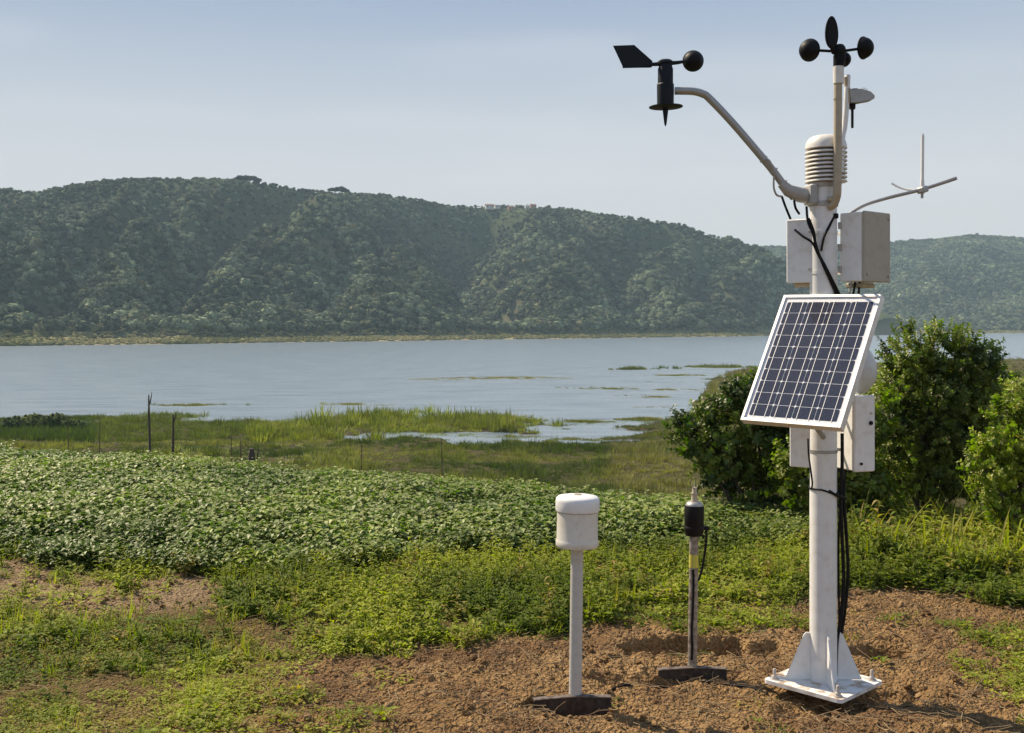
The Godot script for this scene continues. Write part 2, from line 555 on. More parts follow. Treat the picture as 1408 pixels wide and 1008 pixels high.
func materials() -> void:
	var grain := noise_tex(3, 0.05, 4, [[0.0, Color(0.62, 0.60, 0.58)], [0.5, Color(0.86, 0.85, 0.84)], [1.0, Color(1, 1, 1)]], 512)
	var relief := noise_tex(4, 0.06, 5, [[0.0, Color.BLACK], [1.0, Color.WHITE]], 512)
	var g := mat(Color.WHITE, 0.95)
	g.vertex_color_use_as_albedo = true
	textured(g, grain, 1.3, true)
	g.heightmap_enabled = true
	g.heightmap_texture = relief
	g.heightmap_scale = 4.0
	g.metallic_specular = 0.2
	M.ground = g
	var hm := mat(Color.WHITE, 1.0)
	hm.vertex_color_use_as_albedo = true
	hm.metallic_specular = 0.1
	M.hill = hm
	var wm := mat(lin(0.255, 0.315, 0.37), 0.2)
	wm.normal_enabled = true
	var wn := noise_tex(8, 0.03, 4, [[0.0, Color.BLACK], [1.0, Color.WHITE]], 512)
	wn.color_ramp = null
	wn.as_normal_map = true
	wn.bump_strength = 2.6
	wm.normal_texture = wn
	wm.normal_scale = 1.0
	wm.uv1_triplanar = true
	wm.uv1_world_triplanar = true
	wm.uv1_scale = Vector3(0.13, 0.13, 0.3)
	wm.detail_enabled = true
	wm.detail_albedo = noise_tex(9, 0.02, 4, [[0.0, Color(0.78, 0.81, 0.84)], [0.45, Color(0.92, 0.93, 0.94)], [1.0, Color(1, 1, 1)]], 512)
	wm.detail_blend_mode = BaseMaterial3D.BLEND_MODE_MUL
	wm.detail_uv_layer = BaseMaterial3D.DETAIL_UV_2
	wm.uv2_triplanar = true
	wm.uv2_world_triplanar = true
	wm.uv2_scale = Vector3(0.008, 0.02, 0.03)
	M.water = wm
	M.crown = mat(Color.WHITE, 0.9)
	M.crown.vertex_color_use_as_albedo = true
	M.crown.metallic_specular = 0.2
	M.reed = leafy(0.6, Color(0.8, 0.9, 0.4))
	M.reed.metallic_specular = 0.3
	M.crop = leafy(0.5, Color(0.6, 0.8, 0.2))
	M.crop.metallic_specular = 0.4
	M.weed = leafy(0.6, Color(0.9, 1.0, 0.25))
	M.weed.metallic_specular = 0.28
	M.shrub = leafy(0.42, Color(0.8, 1.0, 0.25))
	M.bark = textured(mat(lin(0.13, 0.10, 0.075), 0.9), grain, 6.0)
	M.old_wood = textured(mat(lin(0.09, 0.08, 0.07), 0.9), grain, 5.0)
	M.clod = textured(mat(Color.WHITE, 0.95), grain, 9.0)
	M.clod.vertex_color_use_as_albedo = true
	M.clod.metallic_specular = 0.2
	var dirt := noise_tex(21, 0.012, 5, [[0.0, Color(0.93, 0.91, 0.885)], [0.3, Color(0.975, 0.97, 0.965)], [0.6, Color(1, 1, 1)], [1.0, Color(0.975, 0.97, 0.965)]], 512)
	var rough := noise_tex(22, 0.03, 4, [[0.0, Color(0.55, 0.55, 0.55)], [1.0, Color(1, 1, 1)]], 256)
	M.white = textured(mat(lin(0.76, 0.76, 0.75), 0.5), dirt, 2.2)
	M.white.roughness_texture = rough
	M.plastic = textured(mat(lin(0.72, 0.70, 0.66), 0.45), dirt, 3.0)
	M.housing = textured(mat(lin(0.74, 0.72, 0.66), 0.4), dirt, 3.0)
	M.housing.backlight_enabled = true
	M.housing.backlight = Color(0.6, 0.57, 0.5)
	M.box = textured(mat(lin(0.80, 0.80, 0.79), 0.45), dirt, 2.5)
	M.door = textured(mat(lin(0.40, 0.365, 0.30), 0.6), dirt, 2.5)
	M.galv = textured(mat(lin(0.36, 0.355, 0.345), 0.45, 0.5), dirt, 4.0)
	M.cast = textured(mat(lin(0.40, 0.40, 0.39), 0.6, 0.2), dirt, 6.0)
	M.beige = textured(mat(lin(0.42, 0.36, 0.26), 0.55), dirt, 4.0)
	M.alu = textured(mat(lin(0.72, 0.70, 0.68), 0.4, 0.35), dirt, 3.0)
	M.black = mat(lin(0.006, 0.006, 0.007), 0.55)
	M.slate = mat(lin(0.010, 0.013, 0.018), 0.5)
	M.rubber = mat(lin(0.009, 0.0085, 0.0085), 0.6)
	var rust := noise_tex(25, 0.02, 5, [[0.0, Color(0.55, 0.42, 0.34)], [0.5, Color(0.85, 0.8, 0.78)], [1.0, Color(1.2, 1.15, 1.1)]], 256)
	M.dark_steel = textured(mat(lin(0.06, 0.05, 0.044), 0.65, 0.3), rust, 5.0)
	M.dusty_steel = textured(mat(lin(0.17, 0.15, 0.13), 0.7, 0.2), rust, 6.0)
	M.worn_post = textured(mat(lin(0.33, 0.315, 0.285), 0.55, 0.2), rust, 5.0)
	M.dusty_white = textured(mat(lin(0.72, 0.71, 0.69), 0.6), noise_tex(27, 0.014, 5, [[0.0, Color(0.62, 0.5, 0.4)], [0.36, Color(0.88, 0.83, 0.78)], [0.55, Color(1, 1, 1)], [1.0, Color(1, 1, 1)]], 256), 3.0)
	M.grey_post = textured(mat(lin(0.50, 0.49, 0.46), 0.55), dirt, 5.0)
	M.yellow = mat(lin(0.50, 0.45, 0.07), 0.7)
	for k in ["black", "slate", "rubber"]:
		M[k].metallic_specular = 0.3
	M.clear = mat(Color(0.9, 0.9, 0.85, 0.25), 0.12)
	M.clear.transparency = BaseMaterial3D.TRANSPARENCY_ALPHA
	M.glass = mat(Color(0.05, 0.05, 0.06, 0.02), 0.06)
	M.glass.transparency = BaseMaterial3D.TRANSPARENCY_ALPHA
	M.backsheet = mat(lin(0.74, 0.74, 0.76), 0.6)
	var silicon := noise_tex(31, 0.02, 2, [[0.0, Color(0.75, 0.75, 0.8)], [1.0, Color(1.25, 1.2, 1.15)]], 256, FastNoiseLite.TYPE_CELLULAR)
	M.cell = textured(mat(lin(0.017, 0.025, 0.056), 0.7, 0.0), silicon, 14.0)
	M.cell.metallic_specular = 0.25
	M.busbar = mat(lin(0.58, 0.58, 0.60), 0.5, 0.3)
	M.bolt = textured(mat(lin(0.50, 0.46, 0.42), 0.55, 0.4), dirt, 20.0)
	M.cover = textured(mat(lin(0.55, 0.55, 0.52), 0.4), dirt, 5.0)
	M.wall = mat(lin(0.55, 0.53, 0.49), 0.8)
	M.brick = mat(lin(0.40, 0.24, 0.16), 0.85)
	M.roof = mat(lin(0.24, 0.13, 0.11), 0.8)
	M.tin = mat(lin(0.55, 0.56, 0.58), 0.4, 0.3)
	M.window = mat(lin(0.03, 0.035, 0.04), 0.15)

func setting() -> void:
	var an := PackedFloat32Array()
	var a := -180.0
	while a < 180.0:
		an.append(deg_to_rad(a))
		var b := absf(a)
		a += 0.155 if b < 30.0 else (0.6 if b < 45.0 else 5.0)
	an.append(PI)
	var ra := PackedFloat32Array()
	var r := 0.4
	while r < 300.0:
		ra.append(r)
		if r < 3.6:
			r += 0.1
		elif r < 12.5:
			r += maxf(0.011, 0.0009 * r * r * 0.62)
		else:
			r *= 1.021
	ra.append(300.0)
	meta(polar_sheet("ground", an, ra, ground_h, ground_c, M.ground), "", "", "", "structure")
	var water := PlaneMesh.new()
	water.size = Vector2(4200, 1900)
	var w := obj("lake_water", water, M.water)
	w.position = Vector3(0, WATER, -985)
	meta(w, "", "", "", "structure")
	an = PackedFloat32Array()
	for i in 361:
		an.append(deg_to_rad(-46.0 + 92.0 * i / 360.0))
	ra = PackedFloat32Array()
	r = 295.0
	while r < 2000.0:
		ra.append(r)
		r *= 1.009
	meta(polar_sheet("hills", an, ra, hill_h, hill_c, M.hill), "", "", "", "structure")

func crown_mesh(seed_: int, bits: int, spread: float) -> ArrayMesh:
	var r := RandomNumberGenerator.new()
	r.seed = seed_
	var f := FastNoiseLite.new()
	f.seed = seed_
	f.frequency = 0.9
	var mb := MB.new()
	var rows := 6
	var cols := 9
	var grid := []
	for i in rows + 1:
		for k in cols:
			var th := PI * i / rows
			var ph := TAU * k / cols
			var d := Vector3(sin(th) * cos(ph), cos(th), sin(th) * sin(ph))
			grid.append(d * (0.78 + 0.3 * f.get_noise_3dv(d * 2.0)))
	mb.tint(Color(0.75, 0.75, 0.75))
	for i in rows:
		for k in cols:
			var p: Vector3 = grid[i * cols + k]
			var q: Vector3 = grid[i * cols + (k + 1) % cols]
			var s: Vector3 = grid[(i + 1) * cols + (k + 1) % cols]
			var t: Vector3 = grid[(i + 1) * cols + k]
			mb.quad_n(p, q, s, t, p.normalized(), q.normalized(), s.normalized(), t.normalized())
	for i in bits:
		var d := Vector3(r.randfn(), r.randfn() + 0.35, r.randfn()).normalized()
		var p := d * (0.8 + 0.3 * f.get_noise_3dv(d * 2.0) + r.randf() * 0.16)
		var nn := (d + Vector3(r.randfn(), r.randfn(), r.randfn()) * 0.45).normalized()
		var u := nn.cross(Vector3(r.randfn(), r.randfn(), r.randfn())).normalized()
		var w := nn.cross(u)
		var s := spread * r.randf_range(0.6, 1.2)
		var b := r.randf_range(0.7, 1.35)
		mb.tint(Color(b, b, b * r.randf_range(0.85, 1.0)))
		mb.tri_n(p + u * s, p - u * s * 0.6 + w * s * 0.8, p - u * s * 0.5 - w * s * 0.9, nn, nn, nn)
		mb.tri_n(p + u * s, p + w * s, p - u * s * 0.6 + w * s * 0.8, nn, nn, nn)
	return mb.mesh()

func hillside() -> void:
	var kinds := []
	for i in 4:
		kinds.append(crown_mesh(100 + i, 110, 0.26))
	var xs := [[], [], [], []]
	var cs := [PackedColorArray(), PackedColorArray(), PackedColorArray(), PackedColorArray()]
	var tries := 235000
	for i in tries:
		var u := rng.randf_range(-0.62, 0.62)
		var d := sqrt(rng.randf_range(380.0 * 380.0, 1480.0 * 1480.0))
		var x := u * d
		var px := 704.0 + F * u
		var sh := 8.0 * F / (tab(SHORE_Y, px) - HY)
		if d < sh + 36.0:
			continue
		var r1 := tab(RIDGE1_D, px)
		if d > r1 + 20.0 and d < 980.0 and px < 1060.0:
			continue
		if px < 930.0 and d > r1 + 20.0:
			continue
		var h := hill_h(x, d)
		if h < -5.2:
			continue
		var a := n1.get_noise_2d(x * 0.9, d * 0.9)
		var ridge := clampf((d - r1 * 0.86) / (r1 * 0.14), 0.0, 1.0) if px < 1000.0 else 0.0
		if rng.randf() < 0.25 * ridge + maxf(0.0, a) * 0.3:
			continue
		var s := rng.randf_range(1.1, 2.7) * (1.0 - 0.42 * ridge) * (1.0 + 0.35 * sstep(60.0, 10.0, d - sh))
		if rng.randf() < 0.06 and ridge < 0.3:
			s *= 1.4
		if px > 655.0 and px < 748.0 and d > 845.0 and d < 874.0:
			if rng.randf() < 0.15:
				continue
			s *= 0.5
		var k := rng.randi() % 4
		var b := Basis(Vector3.UP, rng.randf() * TAU).scaled(Vector3(s * rng.randf_range(0.85, 1.25), s * rng.randf_range(0.65, 1.0), s * rng.randf_range(0.85, 1.25)))
		xs[k].append(Transform3D(b, Vector3(x, h + s * 0.5, -d)))
		var t := clampf(0.5 + 0.6 * n2.get_noise_2d(x * 0.8, d * 0.8) + rng.randf_range(-0.45, 0.45), 0.0, 1.0)
		var col := Color(0.066, 0.094, 0.055).lerp(Color(0.265, 0.315, 0.19), t * t)
		if rng.randf() < 0.07:
			col = Color(0.21, 0.21, 0.11)
		cs[k].append(col * rng.randf_range(0.65, 1.35))
	var root := Node3D.new()
	root.name = "hillside_woodland"
	add_child(root)
	meta(root, "dense green bushveld woodland covering the hills across the lake", "woodland", "", "stuff")
	for k in 4:
		scatter("tree_crowns", kinds[k], M.crown, xs[k], cs[k], root)
	# low scrub and grass on the flat far shore
	var ss := []
	var sc := PackedColorArray()
	for i in 9000:
		var u := rng.randf_range(-0.6, 0.6)
		var px := 704.0 + F * u
		var sh := 8.0 * F / (tab(SHORE_Y, px) - HY)
		var d := sh + rng.randf_range(-3.0, 42.0)
		var x := u * d
		var h := hill_h(x, d)
		if h < WATER + 0.05:
			continue
		var s := rng.randf_range(0.35, 0.8) * (1.7 if n1.get_noise_2d(x * 1.2, 3.0) > 0.12 and px < 260.0 else 1.0)
		ss.append(Transform3D(Basis(Vector3.UP, rng.randf() * TAU).scaled(Vector3(s * 1.8, s, s * 1.8)), Vector3(x, h + s * 0.2, -d)))
		sc.append(Color(0.18, 0.19, 0.07).lerp(Color(0.36, 0.33, 0.16), clampf(rng.randf() * 0.7 + n1.get_noise_2d(x * 1.5, 1.0), 0, 1)))
	var o := scatter("shore_scrub", kinds[1], M.crown, ss, sc)
	meta(o, "low yellow green grass and scrub along the far shore of the lake", "scrub", "", "stuff")

func far_details() -> void:
	# two trees that stand out on the skyline
	var crown := crown_mesh(301, 300, 0.17)
	for t in [[465.0, 262.0, 728.0, 6.6, 3.0, "lone flat crowned dark tree alone on the bare hill crest"], [340.0, 248.0, 722.0, 8.0, 3.4, "wide low clump of dark trees on the highest crest of the left hill"]]:
		var d: float = t[2]
		var x: float = (t[0] - 704.0) / F * d
		var y: float = EYE - (t[1] - HY) / F * d
		var g := hill_h(x, d)
		var root := thing("hilltop_tree", t[5], "tree", Vector3(x, g, -d))
		var lift: float = maxf(0.6, y - g - 0.6)
		var mb := MB.new()
		for k in [-1.0, 0.2, 1.1]:
			mb.tube([Vector3(k * 1.2, -1.0, 0), Vector3(k * 1.5, lift * 0.6, 0.3), Vector3(k * t[3] * 0.45, lift + t[4] * 0.6, 0)], [0.4, 0.3, 0.12], 6)
		obj("trunk", mb.mesh(), M.bark, root)
		var xs := []
		var cs := PackedColorArray()
		for k in 7:
			var s: float = t[4] * rng.randf_range(0.5, 0.8)
			xs.append(Transform3D(Basis(Vector3.UP, k * 1.3).scaled(Vector3(s * 1.3, s * 0.72, s * 1.2)), Vector3(t[3] * (k / 3.0 - 1.0) * 0.8, lift + t[4] * 0.55 + rng.randf_range(-0.5, 0.7) - absf(k - 3.0) * 0.25, rng.randf_range(-2, 2))))
			cs.append(Color(0.035, 0.05, 0.026) * rng.randf_range(0.85, 1.2))
		scatter("crown", crown, M.crown, xs, cs, root)
	# the homesteads on the saddle
	var list := [
		[673.0, 287.0, 868.0, Vector3(6.5, 2.6, 4), "wall", "roof", "long white house with a dark red roof on the hilltop saddle"],
		[684.0, 284.5, 872.0, Vector3(4.2, 2.0, 3.2), "wall", "tin", "small house with a pale tin roof just behind the white hilltop house"],
		[702.0, 286.0, 870.0, Vector3(4.2, 2.0, 3.2), "brick", "roof", "brown brick hut midway along the hilltop saddle"],
		[733.0, 285.5, 866.0, Vector3(4.5, 2.4, 3.4), "brick", "roof", "orange brick house at the right end of the hilltop settlement"],
		[725.0, 288.0, 858.0, Vector3(3, 2.0, 3), "wall", "tin", "tiny pale shed below the orange brick hilltop house"]]
	for q in list:
		var p := at(q[0], q[1], q[2])
		p.y = hill_h(p.x, q[2]) + 0.4
		var root := thing("hilltop_house", q[6], "house", Vector3(p.x, p.y, p.z), 0.25, "houses on the hilltop saddle")
		var s: Vector3 = q[3]
		var foot := hill_h(p.x, q[2]) - p.y - 0.5
		var mb := MB.new()
		mb.cbox(Vector3(s.x, s.y - foot, s.z), 0.02, Transform3D(Basis(), Vector3(0, (s.y + foot) * 0.5, 0)))
		obj("wall", mb.mesh(), M[q[4]], root)
		mb = MB.new()
		mb.prism(PackedVector2Array([Vector2(-s.z * 0.62, 0), Vector2(s.z * 0.62, 0), Vector2(0, s.y * 0.42)]), s.x * 1.08, Transform3D(Basis(Vector3.UP, PI / 2), Vector3(0, s.y + 0.003, 0)))
		obj("roof", mb.mesh(), M[q[5]], root)
		for k in [-0.28, 0.28]:
			mb = MB.new()
			mb.cbox(Vector3(s.x * 0.16, s.y * 0.34, 0.1), 0.01, Transform3D(Basis(), Vector3(s.x * k, s.y * 0.58, s.z * 0.5 + 0.03)))
			obj("window", mb.mesh(), M.window, root)

func tuft(seed_: int, count: int, height: float, rad: float, wid: float, lean: float, droop: float) -> ArrayMesh:
	var r := RandomNumberGenerator.new()
	r.seed = seed_
	var mb := MB.new()
	for i in count:
		var a := r.randf() * TAU
		var q := sqrt(r.randf()) * rad
		var b := r.randf_range(0.7, 1.3)
		mb.tint(Color(b * r.randf_range(0.9, 1.15), b, b * r.randf_range(0.7, 1.0)))
		var o := a + r.randfn() * 0.6
		var dir := Vector3(cos(o) * lean * r.randf_range(0.2, 1.2), 1.0, sin(o) * lean * r.randf_range(0.2, 1.2)).normalized()
		mb.leaf(Vector3(cos(a) * q, -0.02, sin(a) * q), dir, height * r.randf_range(0.55, 1.1), wid * r.randf_range(0.7, 1.2), droop * r.randf_range(0.2, 1.3), 0.3, BLADE)
	return mb.mesh()

func marsh() -> void:
	var reed := [tuft(41, 30, 1.15, 0.5, 0.03, 0.35, 0.4), tuft(42, 26, 0.95, 0.6, 0.03, 0.5, 0.5)]
	var grass := [tuft(43, 40, 0.5, 0.5, 0.022, 0.7, 0.5), tuft(44, 36, 0.36, 0.5, 0.02, 0.8, 0.5)]
	var xs := [[], [], [], []]
	var cs := [PackedColorArray(), PackedColorArray(), PackedColorArray(), PackedColorArray()]
	for i in 46000:
		var u := rng.randf_range(-0.62, 0.62)
		var d := rng.randf_range(46.0, 104.0)
		if i % 4 == 0:
			d = rng.randf_range(95.0, 270.0)
			u = rng.randf_range(-0.35, 0.62)
		var x := u * d
		var px := 704.0 + F * u
		var h := ground_h(x, d)
		if h < WATER - 0.10 - (0.12 if rng.randf() < 0.2 else 0.0):
			continue
		h = maxf(h, WATER - 0.05)
		var q := d - tab(SHORE, px)
		var nz := n1.get_noise_2d(x * 4.0, d * 4.0)
		var nz2 := n2.get_noise_2d(x * 9.0, d * 9.0)
		var s := rng.randf_range(0.5, 1.05)
		var col := Color(0.12, 0.14, 0.045).lerp(Color(0.22, 0.20, 0.085), clampf(0.5 + nz2, 0, 1))
		var tall := false
		if d < 110.0 and q > -14.0:
			# the reed belt along the near shore
			if px > 345.0 and px < 770.0:
				tall = rng.randf() < 0.5 + 1.2 * nz
				col = Color(0.17, 0.20, 0.045).lerp(Color(0.36, 0.34, 0.11), rng.randf())
				s *= (0.95 + 0.9 * nz2) * (1.0 if px < 700.0 else 0.7) * (rng.randf_range(0.6, 1.1) if rng.randf() < 0.75 else 1.4)
			elif px < 130.0:
				tall = q < -4.0
				col = Color(0.065, 0.10, 0.03).lerp(Color(0.12, 0.15, 0.05), rng.randf())
				s *= 0.85
			elif px <= 345.0:
				tall = rng.randf() < 0.2 + 0.8 * nz2
				col = Color(0.13, 0.16, 0.05).lerp(Color(0.20, 0.21, 0.08), rng.randf())
				s *= 0.75
			else:
				col = Color(0.15, 0.16, 0.07)
				s *= 0.7
		elif d < 110.0:
			if rng.randf() < 0.12 - 0.9 * nz2:
				continue
			tall = nz2 > 0.12 and rng.randf() < 0.45
			col = Color(0.085, 0.115, 0.035).lerp(Color(0.30, 0.28, 0.11), clampf(0.45 + 1.3 * nz + rng.randf_range(-0.3, 0.3), 0, 1))
			if px > 840.0:
				col = col.lerp(Color(0.34, 0.28, 0.16), 0.6)
			if px < 470.0 and px > 200.0 and rng.randf() < 0.15:
				col = Color(0.45, 0.43, 0.30)
			s *= 0.7
		else:
			col = Color(0.14, 0.15, 0.06).lerp(Color(0.27, 0.23, 0.11), clampf(0.5 + nz, 0, 1))
			tall = (absf(x - 26.0) < 5.0 and absf(d - 195.0) < 4.0) or (nz > 0.2 and q < 0.0)
			if tall and q > 0.0:
				col = Color(0.09, 0.125, 0.04)
			s *= 1.1
			if absf(x + 1.5) < 15.0 and absf(d - 161.0) < 3.0:
				s *= 0.25
			elif q > 0.0 and not tall:
				s *= 0.6
		var k := (0 if rng.randf() < 0.6 else 1) if tall else (2 + rng.randi() % 2)
		xs[k].append(Transform3D(Basis(Vector3.UP, rng.randf() * TAU).scaled(Vector3(s, s * rng.randf_range(0.8, 1.15), s)), Vector3(x, h, -d)))
		cs[k].append(col * rng.randf_range(0.65, 1.3))
	# ragged grass islands and mats out in the shallows: px, py, width, height scale, how many, brownness
	for q in [[866, 508, 54, 1.0, 150, 0.1], [838, 535, 84, 0.5, 150, 0.5], [905, 546, 66, 0.32, 110, 0.6], [690, 520, 210, 0.42, 620, 0.75], [590, 522, 120, 0.28, 160, 0.8], [262, 557, 100, 0.5, 150, 0.4], [484, 556, 110, 0.32, 150, 0.6], [935, 516, 100, 0.5, 220, 0.5], [990, 505, 120, 0.9, 300, 0.3], [1005, 522, 90, 0.8, 160, 0.4], [800, 579, 110, 0.4, 190, 0.4], [880, 577, 120, 0.55, 260, 0.4], [900, 560, 70, 0.3, 80, 0.6], [930, 536, 80, 0.4, 130, 0.6], [700, 600, 130, 0.35, 90, 0.5], [800, 604, 90, 0.4, 90, 0.4], [900, 600, 120, 0.55, 220, 0.4]]:
		var dd: float = 8.0 * F / (q[1] - HY)
		var cx: float = (q[0] - 704.0) / F * dd
		var hw: float = q[2] * 0.5 / F * dd
		for i in q[4]:
			var a := rng.randf() * TAU
			var rr := sqrt(rng.randf()) * (1.0 + 0.5 * n2.get_noise_2d(cos(a) * 60.0 + cx * 9.0, sin(a) * 60.0))
			var x: float = cx + cos(a) * hw * rr
			var d: float = dd + sin(a) * hw * 0.45 * rr + 1.2 * n1.get_noise_2d(x * 8.0, dd)
			if n2.get_noise_2d(x * 16.0, d * 16.0) < -0.12:
				continue
			var s: float = rng.randf_range(0.5, 1.2) * (0.35 + 0.65 * (1.0 - rr))
			var tall: bool = q[3] > 0.85
			var k := (0 if tall else 2) + rng.randi() % 2
			var sy: float = s * q[3] * (1.2 if tall else 2.0)
			xs[k].append(Transform3D(Basis(Vector3.UP, rng.randf() * TAU).scaled(Vector3(s * 1.5, sy, s * 1.5)), Vector3(x, maxf(ground_h(x, d), WATER - 0.03), -d)))
			cs[k].append(Color(0.13, 0.16, 0.045).lerp(Color(0.30, 0.24, 0.12), clampf(q[5] + rng.randf_range(-0.3, 0.3), 0, 1)) * rng.randf_range(0.7, 1.3))
	for k in 2:
		var o := scatter("reeds", reed[k], M.reed, xs[k], cs[k])
		meta(o, ["tall yellow green reeds along the near shore of the lake", "arching leaning reeds mixed through the belt along the near shore"][k], "reeds")
		o = scatter("marsh_grass", grass[k], M.reed, xs[2 + k], cs[2 + k])
		meta(o, ["olive marsh grass between the field and the lake", "shorter tan marsh grass on the wet flats and low islands"][k], "marsh grass")

func thicket() -> void:
	var d := 80.0
	var p := at(62.0, 600.0, d)
	var g := ground_h(p.x, d)
	var root := thing("shore_shrub", "dark green rounded thicket at the far left of the near shore", "shrub", Vector3(p.x, g, -d))
	var xs := []
	var cs := PackedColorArray()
	for i in 24:
		var s := rng.randf_range(0.35, 0.7)
		var u := rng.randf_range(-1.0, 1.0)
		xs.append(Transform3D(Basis(Vector3.UP, rng.randf() * TAU).scaled(Vector3(s * 1.2, s, s * 1.2)), Vector3(u * 2.5, s * 0.55 + 0.25 * (1.0 - u * u), rng.randf_range(-0.8, 0.8))))
		cs.append(Color(0.055, 0.085, 0.028).lerp(Color(0.13, 0.16, 0.05), rng.randf()))
	scatter("foliage", crown_mesh(310, 420, 0.15), M.crown, xs, cs, root)
	for u in [-1.6, 0.1, 1.5]:
		var mb := MB.new()
		mb.tube([Vector3(u, -0.2, 0), Vector3(u * 1.05, 0.5, 0.1), Vector3(u * 1.2, 1.1, 0)], [0.05, 0.04, 0.02], 6)
		obj("stem", mb.mesh(), M.bark, root)

func fence() -> void:
	# px, top py, depth, radius, label
	var list := [
		[205.0, 543.0, 16.6, 0.022, "tallest dark weathered wooden post at the far edge of the crop field"],
		[238.0, 570.0, 16.2, 0.024, "shorter thick dark wooden post just right of the tallest field edge post"],
		[94.0, 580.0, 17.6, 0.012, "thin stake farthest left at the edge of the crop field"],
		[137.0, 572.0, 17.4, 0.013, "thin stake between the farthest left stake and the tallest post"],
		[318.0, 597.0, 15.6, 0.014, "first short stake to the right of the two dark wooden posts"],
		[331.0, 604.0, 15.4, 0.018, "squat dark stake close beside the first short stake, leaning right"],
		[497.0, 606.0, 14.4, 0.012, "thin grey stake before the middle of the bright reed bank"],
		[607.0, 602.0, 13.9, 0.013, "grey stake farthest right, standing before the reed pool"]]
	for i in list.size():
		var q: Array = list[i]
		var p := at(q[0], q[1], q[2])
		var g := ground_h(p.x, q[2])
		var root := thing("fence_post", q[4], "fence post", Vector3(p.x, g, p.z), 0.0, "old stakes along the field edge")
		var top := p.y - g
		var r: float = q[3] * (1.0 if i < 2 else 0.72)
		var lean := rng.randf_range(-0.02, 0.02) + (0.04 if i == 5 else 0.0)
		var mb := MB.new()
		var pts := []
		var rr := []
		for k in 7:
			var t := k / 6.0
			pts.append(Vector3(lean * (t - 1.0) * top + rng.randfn() * r * 0.18, lerpf(-0.1, top, t), rng.randfn() * r * 0.2))
			rr.append(r * rng.randf_range(0.85, 1.12) * (1.0 - 0.25 * t))
		rr[-1] *= 0.6
		mb.tube(pts, rr, 7)
		obj("post", mb.mesh(), M.old_wood if i < 2 else M.bark, root)
		if i < 2:
			mb = MB.new()
			mb.tube([Vector3(r * 0.5, top * 0.93, 0), Vector3(r * 1.7, top * 0.99, 0.01), Vector3(r * 1.9, top + 0.05, 0.0)], [r * 0.5, r * 0.35, r * 0.1], 5)
			obj("splinter", mb.mesh(), M.old_wood, root)
	# dark stump beside the stakes
	var p := at(346.0, 614.0, 15.2)
	var g := ground_h(p.x, 15.2)
	var root := thing("tree_stump", "round dark stump at the far edge of the field beside thin stakes", "stump", Vector3(p.x, g, p.z))
	var mb := MB.new()
	var top := p.y - g - 0.03
	mb.lathe([Vector2(0.0, -0.05), Vector2(0.06, -0.05), Vector2(0.05, top * 0.5), Vector2(0.048, top * 0.9), Vector2(0.03, top), Vector2(0.0, top + 0.01)], Transform3D(), 10)
	obj("trunk", mb.mesh(), M.old_wood, root)
	mb = MB.new()
	mb.tube([Vector3(0.03, top * 0.6, 0), Vector3(0.08, top * 0.85, 0.02), Vector3(0.1, top * 1.05, 0.0)], [0.018, 0.012, 0.005], 6)
	obj("branch", mb.mesh(), M.old_wood, root)

func bean_mesh(seed_: int) -> ArrayMesh:
	var r := RandomNumberGenerator.new()
	r.seed = seed_
	var mb := MB.new()
	for i in 56:
		var a := r.randf() * TAU
		var q := sqrt(r.randf()) * 0.2
		var hgt := r.randf_range(0.08, 0.22) - q * 0.2
		var b := r.randf_range(0.7, 1.3)
		mb.tint(Color(b * r.randf_range(0.9, 1.15), b, b * r.randf_range(0.8, 1.0)))
		var o := a + r.randfn() * 0.8
		var dir := Vector3(cos(o), r.randf_range(-0.25, 0.5), sin(o)).normalized()
		var l := r.randf_range(0.028, 0.056)
		mb.leaf(Vector3(cos(a) * q, hgt, sin(a) * q), dir, l, l * 0.40, r.randf_range(0.1, 0.5), r.randf_range(0.1, 0.5), BROAD)
		if i % 3 == 0:
			mb.tint(Color(0.9, 0.95, 0.6))
			mb.tube([Vector3(cos(a) * q * 0.3, -0.02, sin(a) * q * 0.3), Vector3(cos(a) * q, hgt, sin(a) * q)], 0.003, 3, false)
	return mb.mesh()

func crop() -> void:
	var kinds := [bean_mesh(51), bean_mesh(52), bean_mesh(53), bean_mesh(54)]
	var xs := [[], [], [], []]
	var cs := [PackedColorArray(), PackedColorArray(), PackedColorArray(), PackedColorArray()]
	for i in 13500:
		var x := rng.randf_range(-13.0, 2.9)
		var d := rng.randf_range(6.8, 17.0)
		var s := edge_s(x, d) + 0.08 * n1.get_noise_2d(x * 40.0, d * 40.0)
		var b := d - tab(NEAR, x) + 0.4 * n1.get_noise_2d(x * 30.0, d * 30.0) - 0.08
		if s > 0.0 or b < 0.0 or absf(x) / d > 0.75:
			continue
		var k := rng.randi() % 4
		var sc := rng.randf_range(0.75, 1.2) * (0.75 + 0.25 * sstep(0.0, 0.8, b)) * (1.0 - 0.25 * sstep(-0.6, 0.0, s))
		xs[k].append(Transform3D(Basis(Vector3.UP, rng.randf() * TAU).scaled(Vector3.ONE * sc), Vector3(x, ground_h(x, d), -d)))
		var t := clampf(0.5 + 0.8 * n1.get_noise_2d(x * 25.0, d * 25.0) + rng.randf_range(-0.3, 0.3), 0, 1)
		var col := Color(0.135, 0.185, 0.045).lerp(Color(0.33, 0.365, 0.12), t)
		if rng.randf() < 0.05:
			col = Color(0.30, 0.34, 0.05)
		cs[k].append(col * rng.randf_range(0.7, 1.25))
	var root := Node3D.new()
	root.name = "crop_field"
	add_child(root)
	meta(root, "leafy pale green bean crop filling the field in the middle ground", "crop", "", "stuff")
	for k in 4:
		scatter("bean_plants", kinds[k], M.crop, xs[k], cs[k], root)

